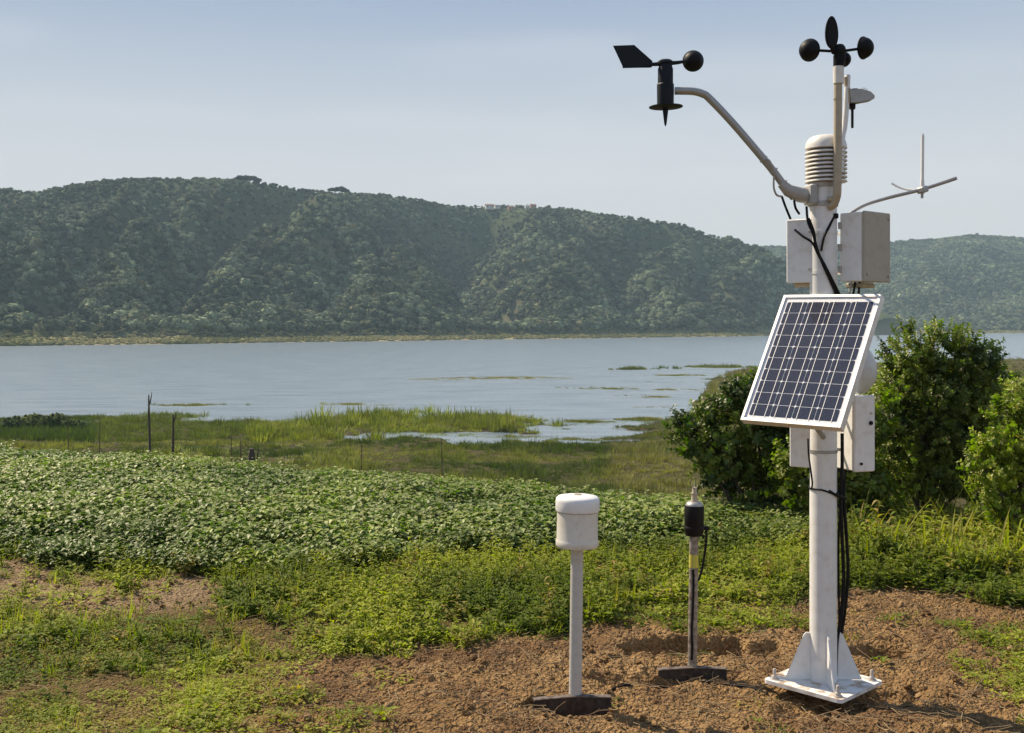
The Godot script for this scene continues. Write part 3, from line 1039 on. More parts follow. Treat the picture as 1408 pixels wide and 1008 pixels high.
func weed_mesh(seed_: int, kind: int) -> ArrayMesh:
	var r := RandomNumberGenerator.new()
	r.seed = seed_
	var mb := MB.new()
	if kind == 0:      # spreading broad leaves
		for i in 16:
			var a := r.randf() * TAU
			var q := sqrt(r.randf()) * 0.09
			var b := r.randf_range(0.7, 1.3)
			mb.tint(Color(b * r.randf_range(0.9, 1.2), b, b * r.randf_range(0.7, 1.0)))
			var o := a + r.randfn() * 0.7
			var l := r.randf_range(0.038, 0.078)
			mb.leaf(Vector3(cos(a) * q, r.randf_range(0.015, 0.085), sin(a) * q), Vector3(cos(o), r.randf_range(0.1, 1.4), sin(o)).normalized(), l, l * 0.23, r.randf_range(0.1, 0.6), 0.35, LANCE)
	elif kind == 1:    # upright stems with lance leaves
		for st in 4:
			var a0 := r.randf() * TAU
			var lean := Vector3(cos(a0), 0, sin(a0)) * r.randf_range(0.02, 0.12)
			var hh := r.randf_range(0.10, 0.21)
			var base := Vector3(r.randf_range(-0.05, 0.05), 0, r.randf_range(-0.05, 0.05))
			mb.tint(Color(0.9, 0.8, 0.6))
			mb.tube([base - Vector3(0, 0.02, 0), base + lean * 0.5 + Vector3(0, hh * 0.5, 0), base + lean + Vector3(0, hh, 0)], [0.0035, 0.003, 0.0015], 3, false)
			for i in 9:
				var t := (i + 1) / 9.0
				var a := i * 2.4 + r.randf()
				var b := r.randf_range(0.75, 1.3)
				mb.tint(Color(b * r.randf_range(0.95, 1.2), b, b * 0.8))
				var l := r.randf_range(0.045, 0.095) * (1.15 - 0.5 * t)
				mb.leaf(base + lean * t + Vector3(0, hh * t, 0), Vector3(cos(a), r.randf_range(0.2, 1.0), sin(a)).normalized(), l, l * 0.16, r.randf_range(0.2, 0.8), 0.4, LANCE)
	elif kind == 2:    # low creeping mat of small leaves
		for i in 34:
			var a := r.randf() * TAU
			var q := sqrt(r.randf()) * 0.13
			var b := r.randf_range(0.7, 1.35)
			mb.tint(Color(b * r.randf_range(0.95, 1.2), b, b * r.randf_range(0.6, 0.9)))
			var o := r.randf() * TAU
			var l := r.randf_range(0.02, 0.045)
			mb.leaf(Vector3(cos(a) * q, r.randf_range(0.005, 0.05), sin(a) * q), Vector3(cos(o), r.randf_range(0.0, 1.0), sin(o)).normalized(), l, l * 0.3, 0.3, 0.3, [0.3, 1.0, 0.7, 0.0])
	return mb.mesh()

func weeds() -> void:
	var kinds := [weed_mesh(61, 0), weed_mesh(62, 0), weed_mesh(63, 1), weed_mesh(64, 1), weed_mesh(65, 2), weed_mesh(66, 2), tuft(67, 26, 0.17, 0.08, 0.0035, 0.7, 0.6), tuft(68, 22, 0.28, 0.07, 0.0045, 0.5, 0.7), tuft(69, 18, 0.10, 0.09, 0.003, 0.9, 0.4), tuft(70, 24, 0.5, 0.10, 0.007, 0.45, 0.8)]
	var xs := []
	var cs := []
	for k in kinds.size():
		xs.append([])
		cs.append(PackedColorArray())
	for i in 94000:
		var d := rng.randf_range(3.2, 10.5)
		var x := rng.randf_range(-0.95, 0.88) * d
		var s := edge_s(x, d)
		if s > 0.9:
			continue
		var b := d - tab(NEAR, x)
		if b > 0.15 and x < 2.3 and not (x > -0.9 and b < 0.8 and rng.randf() < 0.2):
			continue
		var so := soil_amount(x, d)
		var patch := n1.get_noise_2d(x * 55.0 + 31.0, d * 55.0)
		var patch2 := n2.get_noise_2d(x * 28.0, d * 28.0 + 13.0)
		var keep := 1.0
		if so > 0.3:
			keep = 0.008 + 0.55 * sstep(0.22, 0.5, patch)
			keep += 0.5 * sstep(5.6, 5.9, d) * sstep(-0.1, 0.2, patch2) * sstep(0.4, 0.9, x)
			keep += 0.45 * sstep(1.7, 2.8, x) * sstep(-0.15, 0.25, patch2)
			keep += 0.35 * sstep(-0.3, -1.4, x + (d - 4.3) * 0.5) * sstep(-0.2, 0.2, patch2)
			if absf(x - 1.35) < 0.3 and d < 4.85:
				keep *= 0.15
			if d < 5.62 and x > -0.5 and x < 2.05:
				keep *= 0.06
		else:
			keep = 0.14 + 0.7 * sstep(-0.3, 0.3, patch + 0.25 * sstep(5.5, 7.0, d))
			keep *= 1.0 - 0.93 * sstep(0.95, 0.4, absf(d - tab(NEAR, x) + 0.62)) * sstep(-1.2, -2.1, x + 0.6 * patch)
			if x < -0.3 and d < 5.8:
				keep *= 0.55 + 0.7 * sstep(-0.2, 0.3, patch2)
		if rng.randf() > keep:
			continue
		var lush := sstep(4.3, 6.2, d + x * 0.15)
		var k: int
		var pick := rng.randf()
		if so > 0.3:
			k = [4, 5, 8, 6, 0, 8][rng.randi() % 6]
		elif pick < 0.24 * lush + 0.08:
			k = rng.randi() % 2
		elif pick < 0.24 * lush + 0.08 + 0.24 * lush:
			k = 2 + rng.randi() % 2
		elif pick < 0.70:
			k = 4 + rng.randi() % 2
		else:
			k = 6 + rng.randi() % 3
		var sc := rng.randf_range(0.5, 0.95)
		if x > 2.2 + 0.4 * patch and d > 6.9 and rng.randf() < 0.5:
			k = 9 if rng.randf() < 0.09 else [2, 3, 0, 1][rng.randi() % 4]
			sc *= rng.randf_range(1.0, 1.8)
		if so > 0.3:
			sc *= 0.75
		elif x < 0.2 and d < 6.2:
			sc *= lerpf(0.62, 1.0, sstep(4.6, 6.2, d))
			if rng.randf() < 0.35:
				k = [6, 8, 8, 5][rng.randi() % 4]
		xs[k].append(Transform3D(Basis(Vector3.UP, rng.randf() * TAU).scaled(Vector3(sc, sc * rng.randf_range(0.8, 1.15), sc)), Vector3(x, ground_h(x, d) - 0.005, -d)))
		var t := clampf(0.45 + 1.0 * patch2 + rng.randf_range(-0.35, 0.35), 0, 1)
		var col := Color(0.14, 0.19, 0.036).lerp(Color(0.42, 0.45, 0.085), t)
		if k >= 6:
			col = col.lerp(Color(0.44, 0.36, 0.14), rng.randf() * 0.6)
		if rng.randf() < 0.05 + 0.22 * sstep(0.1, 0.5, n1.get_noise_2d(x * 35.0 - 70.0, d * 35.0)) * sstep(6.6, 5.0, d):
			col = Color(0.42, 0.33, 0.13)
		cs[k].append(col * rng.randf_range(0.85, 1.2))
	var names := ["broadleaf_weeds", "broadleaf_weeds", "tall_weeds", "tall_weeds", "creeping_weeds", "creeping_weeds", "grass", "grass", "grass", "long_grass"]
	var labels := ["broad leaved green weeds between the bare soil and the crop", "smaller broad leaved weeds mixed into the green belt before the crop", "upright narrow leaved weeds standing in the green belt", "bushier upright weeds, thickest before the shrubs on the right", "low creeping green weeds edging the bare brown soil", "sparse creeping weeds dotted over the lower left ground", "short yellow green grass mixed through the ground cover at lower left", "longer drooping grass among the weeds", "stubby thin grass sprouting on the dug soil", "long arching grass at the foot of the right hand shrubs"]
	for k in kinds.size():
		meta(scatter(names[k], kinds[k], M.weed, xs[k], cs[k]), labels[k], "grass" if k > 5 else "weeds")
	# clods and crumbs of dug earth
	var cl := []
	for i in 3:
		var f := FastNoiseLite.new()
		f.seed = 80 + i
		f.frequency = 0.9
		var mb := MB.new()
		var g := []
		for a in 6:
			for c in 8:
				var dir := Vector3(sin(PI * a / 5.0) * cos(TAU * c / 8.0), cos(PI * a / 5.0), sin(PI * a / 5.0) * sin(TAU * c / 8.0))
				g.append(dir * (1.0 + 0.7 * f.get_noise_3dv(dir * 1.6)) * Vector3(1, 0.62, 1))
		for a in 5:
			for c in 8:
				var p: Vector3 = g[a * 8 + c]
				var q: Vector3 = g[a * 8 + (c + 1) % 8]
				var t: Vector3 = g[a * 8 + 8 + (c + 1) % 8]
				var w: Vector3 = g[a * 8 + 8 + c]
				for tr in [[p, q, t], [p, t, w]]:
					var nn: Vector3 = (tr[1] - tr[0]).cross(tr[2] - tr[0]).normalized()
					if nn.dot(tr[0] + tr[1] + tr[2]) < 0.0:
						nn = -nn
					mb.tri_n(tr[0], tr[1], tr[2], nn, nn, nn)
		cl.append(mb.mesh())
	for k in 3:
		var tx := []
		var tc := PackedColorArray()
		for i in 9000:
			var d := rng.randf_range(3.6, 7.6)
			var x := rng.randf_range(-3.6, 3.6)
			var a := maxf(soil_amount(x, d), strip_amount(x, d) * 0.8)
			if absf(x) > d * 0.6 or rng.randf() > a * (0.25 + 0.75 * sstep(-0.2, 0.3, n2.get_noise_2d(x * 60.0, d * 60.0))):
				continue
			var s := 0.003 + 0.016 * pow(rng.randf(), 5.0)
			tx.append(Transform3D(Basis.from_euler(Vector3(rng.randf() * 0.8, rng.randf() * TAU, rng.randf() * 0.8)).scaled(Vector3.ONE * s), Vector3(x, ground_h(x, d) + s * 0.25, -d)))
			tc.append(Color(0.19, 0.11, 0.05).lerp(Color(0.46, 0.31, 0.16), rng.randf()))
		meta(scatter("soil_clods", cl[k], M.clod, tx, tc), ["crumbly brown clods strewn over the dug soil", "lumpy earth crumbs scattered round the metal footings", "small hard bits of earth on the bare ground"][k], "soil")
	# dry straw lying about
	var straw := MB.new()
	straw.tube([Vector3(-0.06, 0.0, 0), Vector3(-0.02, 0.006, 0.006), Vector3(0.03, 0.004, -0.004), Vector3(0.07, 0.008, 0.0)], 0.0016, 4)
	var sx := []
	var scs := PackedColorArray()
	for i in 6500:
		var d := rng.randf_range(3.8, 8.0)
		var x := rng.randf_range(-0.5, 0.5) * d
		if rng.randf() > 0.35 + 0.6 * soil_amount(x, d):
			continue
		sx.append(Transform3D(Basis.from_euler(Vector3(rng.randfn() * 0.2, rng.randf() * TAU, rng.randfn() * 0.2)).scaled(Vector3.ONE * rng.randf_range(0.4, 1.1)), Vector3(x, ground_h(x, d) + 0.012, -d)))
		scs.append(Color(0.52, 0.42, 0.25).lerp(Color(0.22, 0.12, 0.08), rng.randf()))
	meta(scatter("dry_straw", straw.mesh(), M.clod, sx, scs), "thin dry straw and twigs lying on the bare soil", "straw")
	# the fresh blades beside the base plate
	var spr := thing("grass_sprouts", "few bright fresh grass blades growing beside the white base plate corner", "grass", Vector3(1.66, ground_h(1.66, 4.66), -4.66))
	for i in 30:
		var mb := MB.new()
		var a := rng.randf() * TAU
		mb.leaf(Vector3(rng.randf_range(-0.02, 0.02) + (i % 6 - 2.5) * 0.05, -0.01, rng.randf_range(-0.03, 0.05)), Vector3(cos(a) * 0.4, 1, sin(a) * 0.4).normalized(), rng.randf_range(0.05, 0.11), 0.0045, 0.4, 0.3, BLADE)
		obj("blade", mb.mesh(), M.sprout if M.has("sprout") else sprout_mat(), spr)

func sprout_mat() -> Material:
	var m := leafy(0.5, Color(0.85, 1.0, 0.3))
	m.albedo_color = lin(0.2, 0.26, 0.03)
	M.sprout = m
	return m

# ---------------------------------------------------------------- shrubs
func sprig(seed_: int, leaves: int, length: float, leaf_l: float) -> ArrayMesh:
	var r := RandomNumberGenerator.new()
	r.seed = seed_
	var mb := MB.new()
	mb.tint(Color(0.7, 0.6, 0.5))
	mb.tube([Vector3(0, -length * 0.4, 0), Vector3(0.01, length * 0.3, 0), Vector3(0, length, 0)], [0.003, 0.0025, 0.001], 3, false)
	for i in leaves:
		var t := (i + 0.5) / leaves
		var a := i * 2.4 + r.randf() * 0.8
		var b := r.randf_range(0.65, 1.35)
		mb.tint(Color(b * r.randf_range(0.9, 1.2), b, b * r.randf_range(0.7, 1.0)))
		var l := leaf_l * r.randf_range(0.7, 1.2) * (1.1 - 0.3 * t)
		mb.leaf(Vector3(0, length * t, 0), Vector3(cos(a), r.randf_range(0.1, 1.1), sin(a)).normalized(), l, l * 0.30, r.randf_range(0.1, 0.5), 0.35, LANCE)
	return mb.mesh()

func shrub(called: String, label: String, base: Vector3, blobs: Array, depth: float, per: float, sprigs: Array, c0: Color, c1: Color, seed_: int) -> void:
	var r := RandomNumberGenerator.new()
	r.seed = seed_
	var root := thing(called, label, "shrub", base)
	var xs := [[], []]
	var cs := [PackedColorArray(), PackedColorArray()]
	var k := depth / F
	var stems := MB.new()
	for q in blobs:
		var dz: float = q[3] if q.size() > 3 else 0.0
		var o := at(q[0], q[1], depth - dz) - base
		var rad: float = q[2] * k
		var count := int(per * rad * rad * 4.0)
		for i in count:
			var d := Vector3(r.randfn(), r.randfn(), r.randfn()).normalized()
			var lump := 1.0 + 0.38 * n1.get_noise_3dv(d * 60.0 + o * 80.0)
			var p := o + d * Vector3(1.0, 0.95, 1.0) * rad * lump * pow(r.randf_range(0.12, 1.0), 0.4) * (r.randf_range(1.02, 1.28) if r.randf() < 0.06 else 1.0)
			if p.y < 0.02:
				continue
			var up := (d + Vector3(0, 0.7, 0) + Vector3(r.randfn(), r.randfn(), r.randfn()) * 0.45).normalized()
			var side := up.cross(Vector3(r.randfn(), r.randfn(), r.randfn())).normalized()
			var s := r.randf_range(0.7, 1.2)
			var m := r.randi() % 2
			xs[m].append(Transform3D(Basis(side, up, side.cross(up)).scaled(Vector3.ONE * s), p))
			var t := clampf(0.45 + 0.9 * n2.get_noise_3dv((o + p) * 70.0) + r.randf_range(-0.3, 0.3), 0, 1)
			cs[m].append(c0.lerp(c1, t) * r.randf_range(0.85, 1.15))
		# a limb from the foot to each mass of leaves
		var foot := Vector3(r.randf_range(-0.12, 0.12), -0.05, r.randf_range(-0.1, 0.1))
		var mid := (foot + o) * 0.5 + Vector3(r.randfn() * 0.06, 0.04, r.randfn() * 0.06)
		var mb := MB.new()
		mb.tube([foot, mid, o], [0.02, 0.013, 0.006], 6)
		obj("branch", mb.mesh(), M.bark, root)
	for m in 2:
		scatter("foliage", sprigs[m], M.shrub, xs[m], cs[m], root)

func shrubs() -> void:
	var big := [sprig(91, 13, 0.10, 0.044), sprig(92, 15, 0.12, 0.040)]
	var wide := [sprig(93, 10, 0.12, 0.062), sprig(94, 12, 0.10, 0.055)]
	var d := 8.9
	var dark := Color(0.06, 0.10, 0.02)
	var mid := Color(0.37, 0.41, 0.06)
	var lite := Color(0.48, 0.50, 0.06)
	shrub("shrub", "tall rounded dark green shrub directly right of the solar panel", Vector3(3.35, ground_h(3.35, d), -d), [[1250, 490, 34], [1298, 484, 36], [1336, 496, 32], [1362, 528, 27], [1238, 530, 34], [1290, 545, 54], [1340, 560, 36], [1262, 600, 46], [1320, 612, 46], [1238, 650, 36], [1290, 660, 40], [1225, 590, 30], [1340, 655, 36]], d, 760.0, big, dark, mid, 1)
	d = 9.1
	shrub("shrub", "wide spreading dark green shrub left of the mast behind the soil sensor", Vector3(1.95, ground_h(1.95, d), -d), [[1025, 540, 20], [1000, 560, 22], [968, 572, 18], [940, 592, 17], [1000, 596, 36], [948, 612, 16], [975, 622, 24], [1050, 560, 34], [1060, 615, 42], [1010, 636, 24], [1040, 655, 24], [985, 652, 20], [1022, 672, 22], [960, 636, 14], [1062, 672, 24], [1080, 590, 36], [1100, 570, 30]], d, 560.0, wide, dark, Color(0.30, 0.36, 0.06), 2)
	d = 7.7
	shrub("shrub", "bright yellow green shrub at the right edge of the picture", Vector3(3.65, ground_h(3.65, d), -d), [[1388, 575, 24], [1415, 556, 30], [1368, 612, 22], [1405, 618, 36], [1450, 590, 50], [1390, 642, 24], [1348, 622, 10], [1405, 668, 30], [1372, 655, 26], [1440, 650, 40], [1350, 640, 16], [1400, 705, 30], [1362, 692, 22], [1440, 700, 36]], d, 700.0, big, Color(0.24, 0.30, 0.04), lite, 3)
	d = 8.6
	shrub("shrub", "low yellowish shrub growing just behind the white mast", Vector3(2.45, ground_h(2.45, d), -d), [[1098, 640, 30], [1130, 600, 30], [1180, 600, 34], [1205, 560, 26], [1085, 668, 26], [1120, 670, 30], [1150, 650, 30], [1180, 670, 36], [1205, 690, 28], [1150, 690, 28]], d, 520.0, wide, Color(0.14, 0.19, 0.03), Color(0.36, 0.40, 0.05), 4)

# ---------------------------------------------------------------- the weather station
const MAST := Vector3(1.355, 0.0, -4.78)

func mp(px: float, py: float, toward := 0.0) -> Vector3:   # a point near the mast, in the mast's own axes
	return at(px, py, -MAST.z - toward) - MAST

func bar(a: Vector3, b: Vector3, r: float, sides := 12) -> ArrayMesh:
	var mb := MB.new()
	mb.tube([a, b], r, sides)
	return mb.mesh()

func curve(p: Array, r, sides := 10, steps := 6) -> ArrayMesh:
	var c := Curve3D.new()
	for i in p.size():
		var t: Vector3 = (p[mini(i + 1, p.size() - 1)] - p[maxi(i - 1, 0)]) / 6.0
		c.add_point(p[i], -t, t)
	var pts := []
	for i in p.size() - 1:
		for k in steps:
			pts.append(c.sample(i, float(k) / steps))
	pts.append(p[-1])
	var mb := MB.new()
	mb.tube(pts, r, sides)
	return mb.mesh()

func axis_to(y: Vector3) -> Basis:
	y = y.normalized()
	var x := y.cross(Vector3.BACK if absf(y.z) < 0.9 else Vector3.RIGHT).normalized()
	return Basis(x, y, x.cross(y))

func cup_mesh(r: float) -> ArrayMesh:   # hemispherical shell, open towards -y
	var mb := MB.new()
	var prof := []
	for i in 11:
		prof.append(Vector2(r * cos(PI / 2 * i / 10.0), r * sin(PI / 2 * i / 10.0)))
	mb.lathe(prof, Transform3D(), 28)
	var inner := []
	var q := r - 0.003
	for i in 11:
		inner.append(Vector2(q * sin(PI / 2 * i / 10.0), q * cos(PI / 2 * i / 10.0)))
	mb.lathe(inner, Transform3D(), 28)
	mb.lathe([Vector2(q, 0.0), Vector2(r + 0.003, -0.001), Vector2(r + 0.003, 0.003), Vector2(r, 0.004)], Transform3D(), 28)
	return mb.mesh()

func cabinet(called: String, parent: Node3D, size: Vector3, xf: Transform3D, lid: Material, latches: Array) -> MeshInstance3D:
	# body behind, door in front (+z of xf)
	var mb := MB.new()
	mb.cbox(Vector3(size.x, size.y, size.z), 0.004, Transform3D())
	var o := obj(called, mb.mesh(), M.box, parent)
	o.transform = xf
	mb = MB.new()
	mb.cbox(Vector3(size.x + 0.006, size.y + 0.006, 0.016), 0.004, Transform3D(Basis(), Vector3(0, 0, size.z * 0.5 + 0.010)))
	obj("door", mb.mesh(), lid, o)
	for l in latches:
		mb = MB.new()
		mb.lathe([Vector2(0, 0.006), Vector2(l[2], 0.006), Vector2(l[2], 0.0)], Transform3D(Basis(Vector3.RIGHT, PI / 2), Vector3(l[0] * size.x, l[1] * size.y, size.z * 0.5 + 0.019)), 12)
		obj("latch", mb.mesh(), M.rubber if l[3] else M.bolt, o)
	return o

func weather_station() -> void:
	var R := thing("weather_station", "tall white weather station mast carrying a solar panel and wind sensors", "weather station", MAST)
	var mb := MB.new()
	# base plate, a square turned by 45 degrees, with rounded corners
	var poly := PackedVector2Array()
	for i in 4:
		var a := PI / 2 * i + PI / 4
		for k in 5:
			var b := a + (k / 4.0 - 0.5) * PI / 2
			poly.append(Vector2(cos(a), sin(a)) * 0.234 + Vector2(cos(b), sin(b)) * 0.02)
	var tilt := Basis(Vector3(0, 0, 1), -0.012)
	var flat := tilt * Basis(Vector3.UP, PI / 4) * Basis(Vector3.RIGHT, -PI / 2)
	mb.prism(poly, 0.016, Transform3D(flat, Vector3(0, 0.042, 0)))
	obj("base_plate", mb.mesh(), M.dusty_white, R)
	mb = MB.new()
	mb.lathe([Vector2(0.058, 0.05), Vector2(0.058, 2.20), Vector2(0.0, 2.20)], Transform3D(), 40)
	obj("pole", mb.mesh(), M.white, R)
	for i in 4:
		var b := Basis(Vector3.UP, PI / 2 * i)
		mb = MB.new()
		mb.prism(PackedVector2Array([Vector2(0.057, 0.0), Vector2(0.168, 0.0), Vector2(0.162, 0.012), Vector2(0.085, 0.195), Vector2(0.075, 0.205), Vector2(0.057, 0.205)]), 0.007, Transform3D(b, Vector3(0, 0.0515, 0)))
		obj("gusset", mb.mesh(), M.white, R)
		mb = MB.new()
		var p := tilt * (b * Vector3(0.212, 0, 0)) + Vector3(0, 0.05, 0)
		var ph := 0.3 * i
		var sx := Transform3D(Basis(Vector3.UP, ph), p)
		mb.lathe([Vector2(0.019, 0.0), Vector2(0.019, 0.004), Vector2(0.010, 0.0042)], sx, 16)
		mb.lathe([Vector2(0.0135, 0.004), Vector2(0.0135, 0.015), Vector2(0.012, 0.017), Vector2(0.007, 0.0171)], sx, 6)
		mb.lathe([Vector2(0.0075, 0.016), Vector2(0.0075, 0.042), Vector2(0.005, 0.046), Vector2(0.0, 0.046)], sx, 12)
		obj("anchor_bolt", mb.mesh(), M.bolt, R)
	# --- radiation shield on top
	var c := mp(1138, 250)
	c = Vector3(0.012, c.y, 0)
	mb = MB.new()
	mb.lathe([Vector2(0.0, -0.02), Vector2(0.05, -0.02), Vector2(0.045, 0.0), Vector2(0.05, 0.175), Vector2(0.0, 0.175)], Transform3D(Basis(), c), 24)
	var rs := obj("radiation_shield", mb.mesh(), M.plastic, R)
	for i in 8:
		mb = MB.new()
		var y := 0.002 + i * 0.0178
		mb.lathe([Vector2(0.048, y - 0.004), Vector2(0.086, y - 0.006), Vector2(0.090, y - 0.004), Vector2(0.088, y + 0.002), Vector2(0.060, y + 0.0115), Vector2(0.048, y + 0.0115)], Transform3D(Basis(), c), 40)
		obj("shield_plate", mb.mesh(), M.plastic, rs)
	mb = MB.new()
	mb.lathe([Vector2(0.048, 0.142), Vector2(0.086, 0.140), Vector2(0.089, 0.143), Vector2(0.087, 0.158), Vector2(0.083, 0.174), Vector2(0.073, 0.188), Vector2(0.058, 0.197), Vector2(0.035, 0.202), Vector2(0.0, 0.204)], Transform3D(Basis(), c), 40)
	obj("shield_cap", mb.mesh(), M.plastic, rs)
	# --- left arm with its clamp and the wind vane
	var arm := curve([mp(1092, 272, 0.03), mp(1080, 258, 0.03), mp(1060, 231, 0.03), mp(1010, 172, 0.03), mp(976, 136, 0.03), mp(966, 129, 0.03), mp(952, 125.5, 0.03), mp(928, 125, 0.03)], 0.0165, 14, 5)
	obj("vane_arm", arm, M.galv, R)
	mb = MB.new()
	mb.tube([mp(1074, 252, 0.03), mp(1084, 262, 0.03), mp(1100, 268, 0.02), mp(1118, 270, 0.0)], [0.019, 0.027, 0.033, 0.036], 14)
	obj("clamp_arm", mb.mesh(), M.cast, R)
	mb = MB.new()
	mb.cbox(Vector3(0.034, 0.088, 0.085), 0.007, Transform3D(Basis(Vector3.UP, 0.15), mp(1115, 268, 0.02)))
	obj("clamp_block", mb.mesh(), M.cast, R)
	for s in [255.0, 281.0]:
		mb = MB.new()
		mb.lathe([Vector2(0.06, -0.010), Vector2(0.0635, -0.010), Vector2(0.0635, 0.010), Vector2(0.06, 0.010)], Transform3D(Basis(), Vector3(0, mp(1133, s).y, 0)), 32)
		obj("clamp_band", mb.mesh(), M.cast, R)
	for q in [[1064.0, 235.0], [1077.0, 252.0], [1050.0, 219.0]]:
		mb = MB.new()
		var pa := mp(q[0], q[1], 0.03)
		var ax := axis_to(mp(1010, 172, 0.03) - mp(1060, 231, 0.03))
		mb.lathe([Vector2(0.0175, -0.003), Vector2(0.020, -0.003), Vector2(0.020, 0.003), Vector2(0.0175, 0.003)], Transform3D(ax, pa), 18)
		obj("cable_tie", mb.mesh(), M.cast, R)
	# wind vane
	var w := mp(915, 125, 0.03)
	var vy := func(py: float) -> float: return mp(915, py, 0.03).y - w.y
	mb = MB.new()
	mb.lathe([Vector2(0.0, vy.call(147)), Vector2(0.036, vy.call(147)), Vector2(0.037, vy.call(118)), Vector2(0.0365, vy.call(116)), Vector2(0.033, vy.call(115)), Vector2(0.033, vy.call(95)), Vector2(0.029, vy.call(92)), Vector2(0.029, vy.call(89)), Vector2(0.034, vy.call(88)), Vector2(0.034, vy.call(85)), Vector2(0.024, vy.call(82.5)), Vector2(0.0, vy.call(81.5))], Transform3D(Basis(), w), 28)
	var wv := obj("wind_vane", mb.mesh(), M.slate, R)
	meta(wv, "black wind vane with a slanted fin and one cup")
	mb = MB.new()
	mb.lathe([Vector2(0.0, -0.006), Vector2(0.035, -0.004), Vector2(0.073, 0.0), Vector2(0.073, 0.003), Vector2(0.0, 0.005)], Transform3D(Basis(Vector3(0, 0, 1), 0.02), w + Vector3(0.002, vy.call(147.5), 0)), 36)
	obj("disc", mb.mesh(), M.slate, wv)
	mb = MB.new()
	mb.tube([w + Vector3(0, vy.call(147), 0), w + Vector3(0, vy.call(153), 0), w + Vector3(0, vy.call(170), 0), w + Vector3(0, vy.call(173.5), 0)], [0.013, 0.012, 0.0055, 0.002], 12)
	obj("spike", mb.mesh(), M.slate, wv)
	mb = MB.new()
	mb.tube([mp(889, 89, 0.03), mp(915, 87.5, 0.03), mp(932, 86, 0.03), mp(942, 84.5, 0.03), mp(953, 84, 0.01)], [0.007, 0.010, 0.008, 0.006, 0.005], 10)
	obj("vane_rod", mb.mesh(), M.slate, wv)
	mb = MB.new()
	var fp := PackedVector2Array()
	for q in [[843, 63], [872, 62], [897, 84], [897, 91], [893, 93], [857, 93]]:
		var p3 := mp(q[0], q[1], 0.03)
		fp.append(Vector2(p3.x, p3.y))
	mb.prism(fp, 0.006, Transform3D(Basis(), Vector3(0, 0, 0.03)))
	obj("fin", mb.mesh(), M.slate, wv)
	mb = MB.new()
	mb.tube([mp(856, 92.5, 0.03), mp(896, 91, 0.03)], [0.004, 0.006], 8)
	obj("fin_rib", mb.mesh(), M.slate, wv)
	var cup := obj("cup", cup_mesh(0.043), M.black, wv)
	cup.transform = Transform3D(axis_to(Vector3(-0.12, -0.1, 1.0)), mp(953, 84, 0.0))
	# --- front tube with the anemometer
	var t := mp(1152, 250, 0.10)
	var front := curve([mp(1141, 284, 0.055), mp(1146, 281, 0.075), mp(1150, 272, 0.09), mp(1151.5, 255, 0.10), mp(1152, 180, 0.10), mp(1152.5, 92, 0.10)], 0.0175, 16, 6)
	obj("anemometer_tube", front, M.beige, R)
	for py in [250.0, 136.0]:
		mb = MB.new()
		mb.lathe([Vector2(0.0175, -0.003), Vector2(0.0190, -0.003), Vector2(0.0190, 0.003), Vector2(0.0175, 0.003)], Transform3D(Basis(), mp(1152, py, 0.10)), 18)
		obj("collar", mb.mesh(), M.beige, R)
	mb = MB.new()
	mb.cbox(Vector3(0.05, 0.022, 0.07), 0.005, Transform3D(Basis(Vector3.UP, -0.3), mp(1146, 274, 0.06)))
	obj("tube_bracket", mb.mesh(), M.beige, R)
	mb = MB.new()
	mb.lathe([Vector2(0.0, 0.0), Vector2(0.0225, 0.0), Vector2(0.0225, 0.072), Vector2(0.019, 0.075), Vector2(0.0, 0.075)], Transform3D(Basis(), mp(1153, 115, 0.10)), 20)
	obj("tube_sleeve", mb.mesh(), M.plastic, R)
	var hub := mp(1154, 70, 0.10)
	mb = MB.new()
	var prof := [Vector2(0.0, -0.066), Vector2(0.024, -0.066)]
	for i in 5:
		var y := -0.062 + i * 0.009
		prof.append_array([Vector2(0.025, y), Vector2(0.025, y + 0.005), Vector2(0.0225, y + 0.006), Vector2(0.0225, y + 0.008)])
	prof.append_array([Vector2(0.024, -0.014), Vector2(0.027, -0.006), Vector2(0.028, 0.004), Vector2(0.025, 0.016), Vector2(0.017, 0.026), Vector2(0.0, 0.031)])
	mb.lathe(prof, Transform3D(Basis(), hub), 24)
	var an := obj("anemometer", mb.mesh(), M.black, R)
	meta(an, "black cup anemometer with three round cups and an upright paddle")
	for q in [[1110.5, 68.5, 0.10, Vector3(-0.75, -0.1, 0.75)], [1192.0, 65.5, 0.10, Vector3(0.72, -0.1, 0.75)], [1165.0, 83.0, 0.0, Vector3(0.9, -0.25, 0.2)]]:
		var p := mp(q[0], q[1], q[2])
		cup = obj("cup", cup_mesh(0.0455 if q[2] > 0.0 else 0.034), M.black, an)
		cup.transform = Transform3D(axis_to(q[3]), p - q[3].normalized() * 0.018)
		obj("cup_arm", bar(hub + Vector3(0, -0.003, 0), p, 0.006, 10), M.black, an)
	mb = MB.new()
	var pad := PackedVector2Array()
	for i in 24:
		var a := TAU * i / 24
		pad.append(Vector2(cos(a) * 0.0285 * (1.0 - 0.12 * sin(a)), sin(a) * 0.069))
	mb.prism(pad, 0.008, Transform3D(Basis(Vector3.UP, 0.12) * Basis(Vector3(0, 0, 1), 0.01), mp(1143.5, 44.5, 0.115)))
	mb.prism(pad, 0.013, Transform3D(Basis(Vector3.UP, 0.12).scaled(Vector3(0.8, 0.9, 1)), mp(1143.5, 44.5, 0.115)))
	mb.tube([mp(1143.5, 62, 0.115), mp(1146, 72, 0.11), hub + Vector3(0, -0.002, 0)], [0.010, 0.010, 0.008], 10)
	obj("paddle", mb.mesh(), M.black, an)
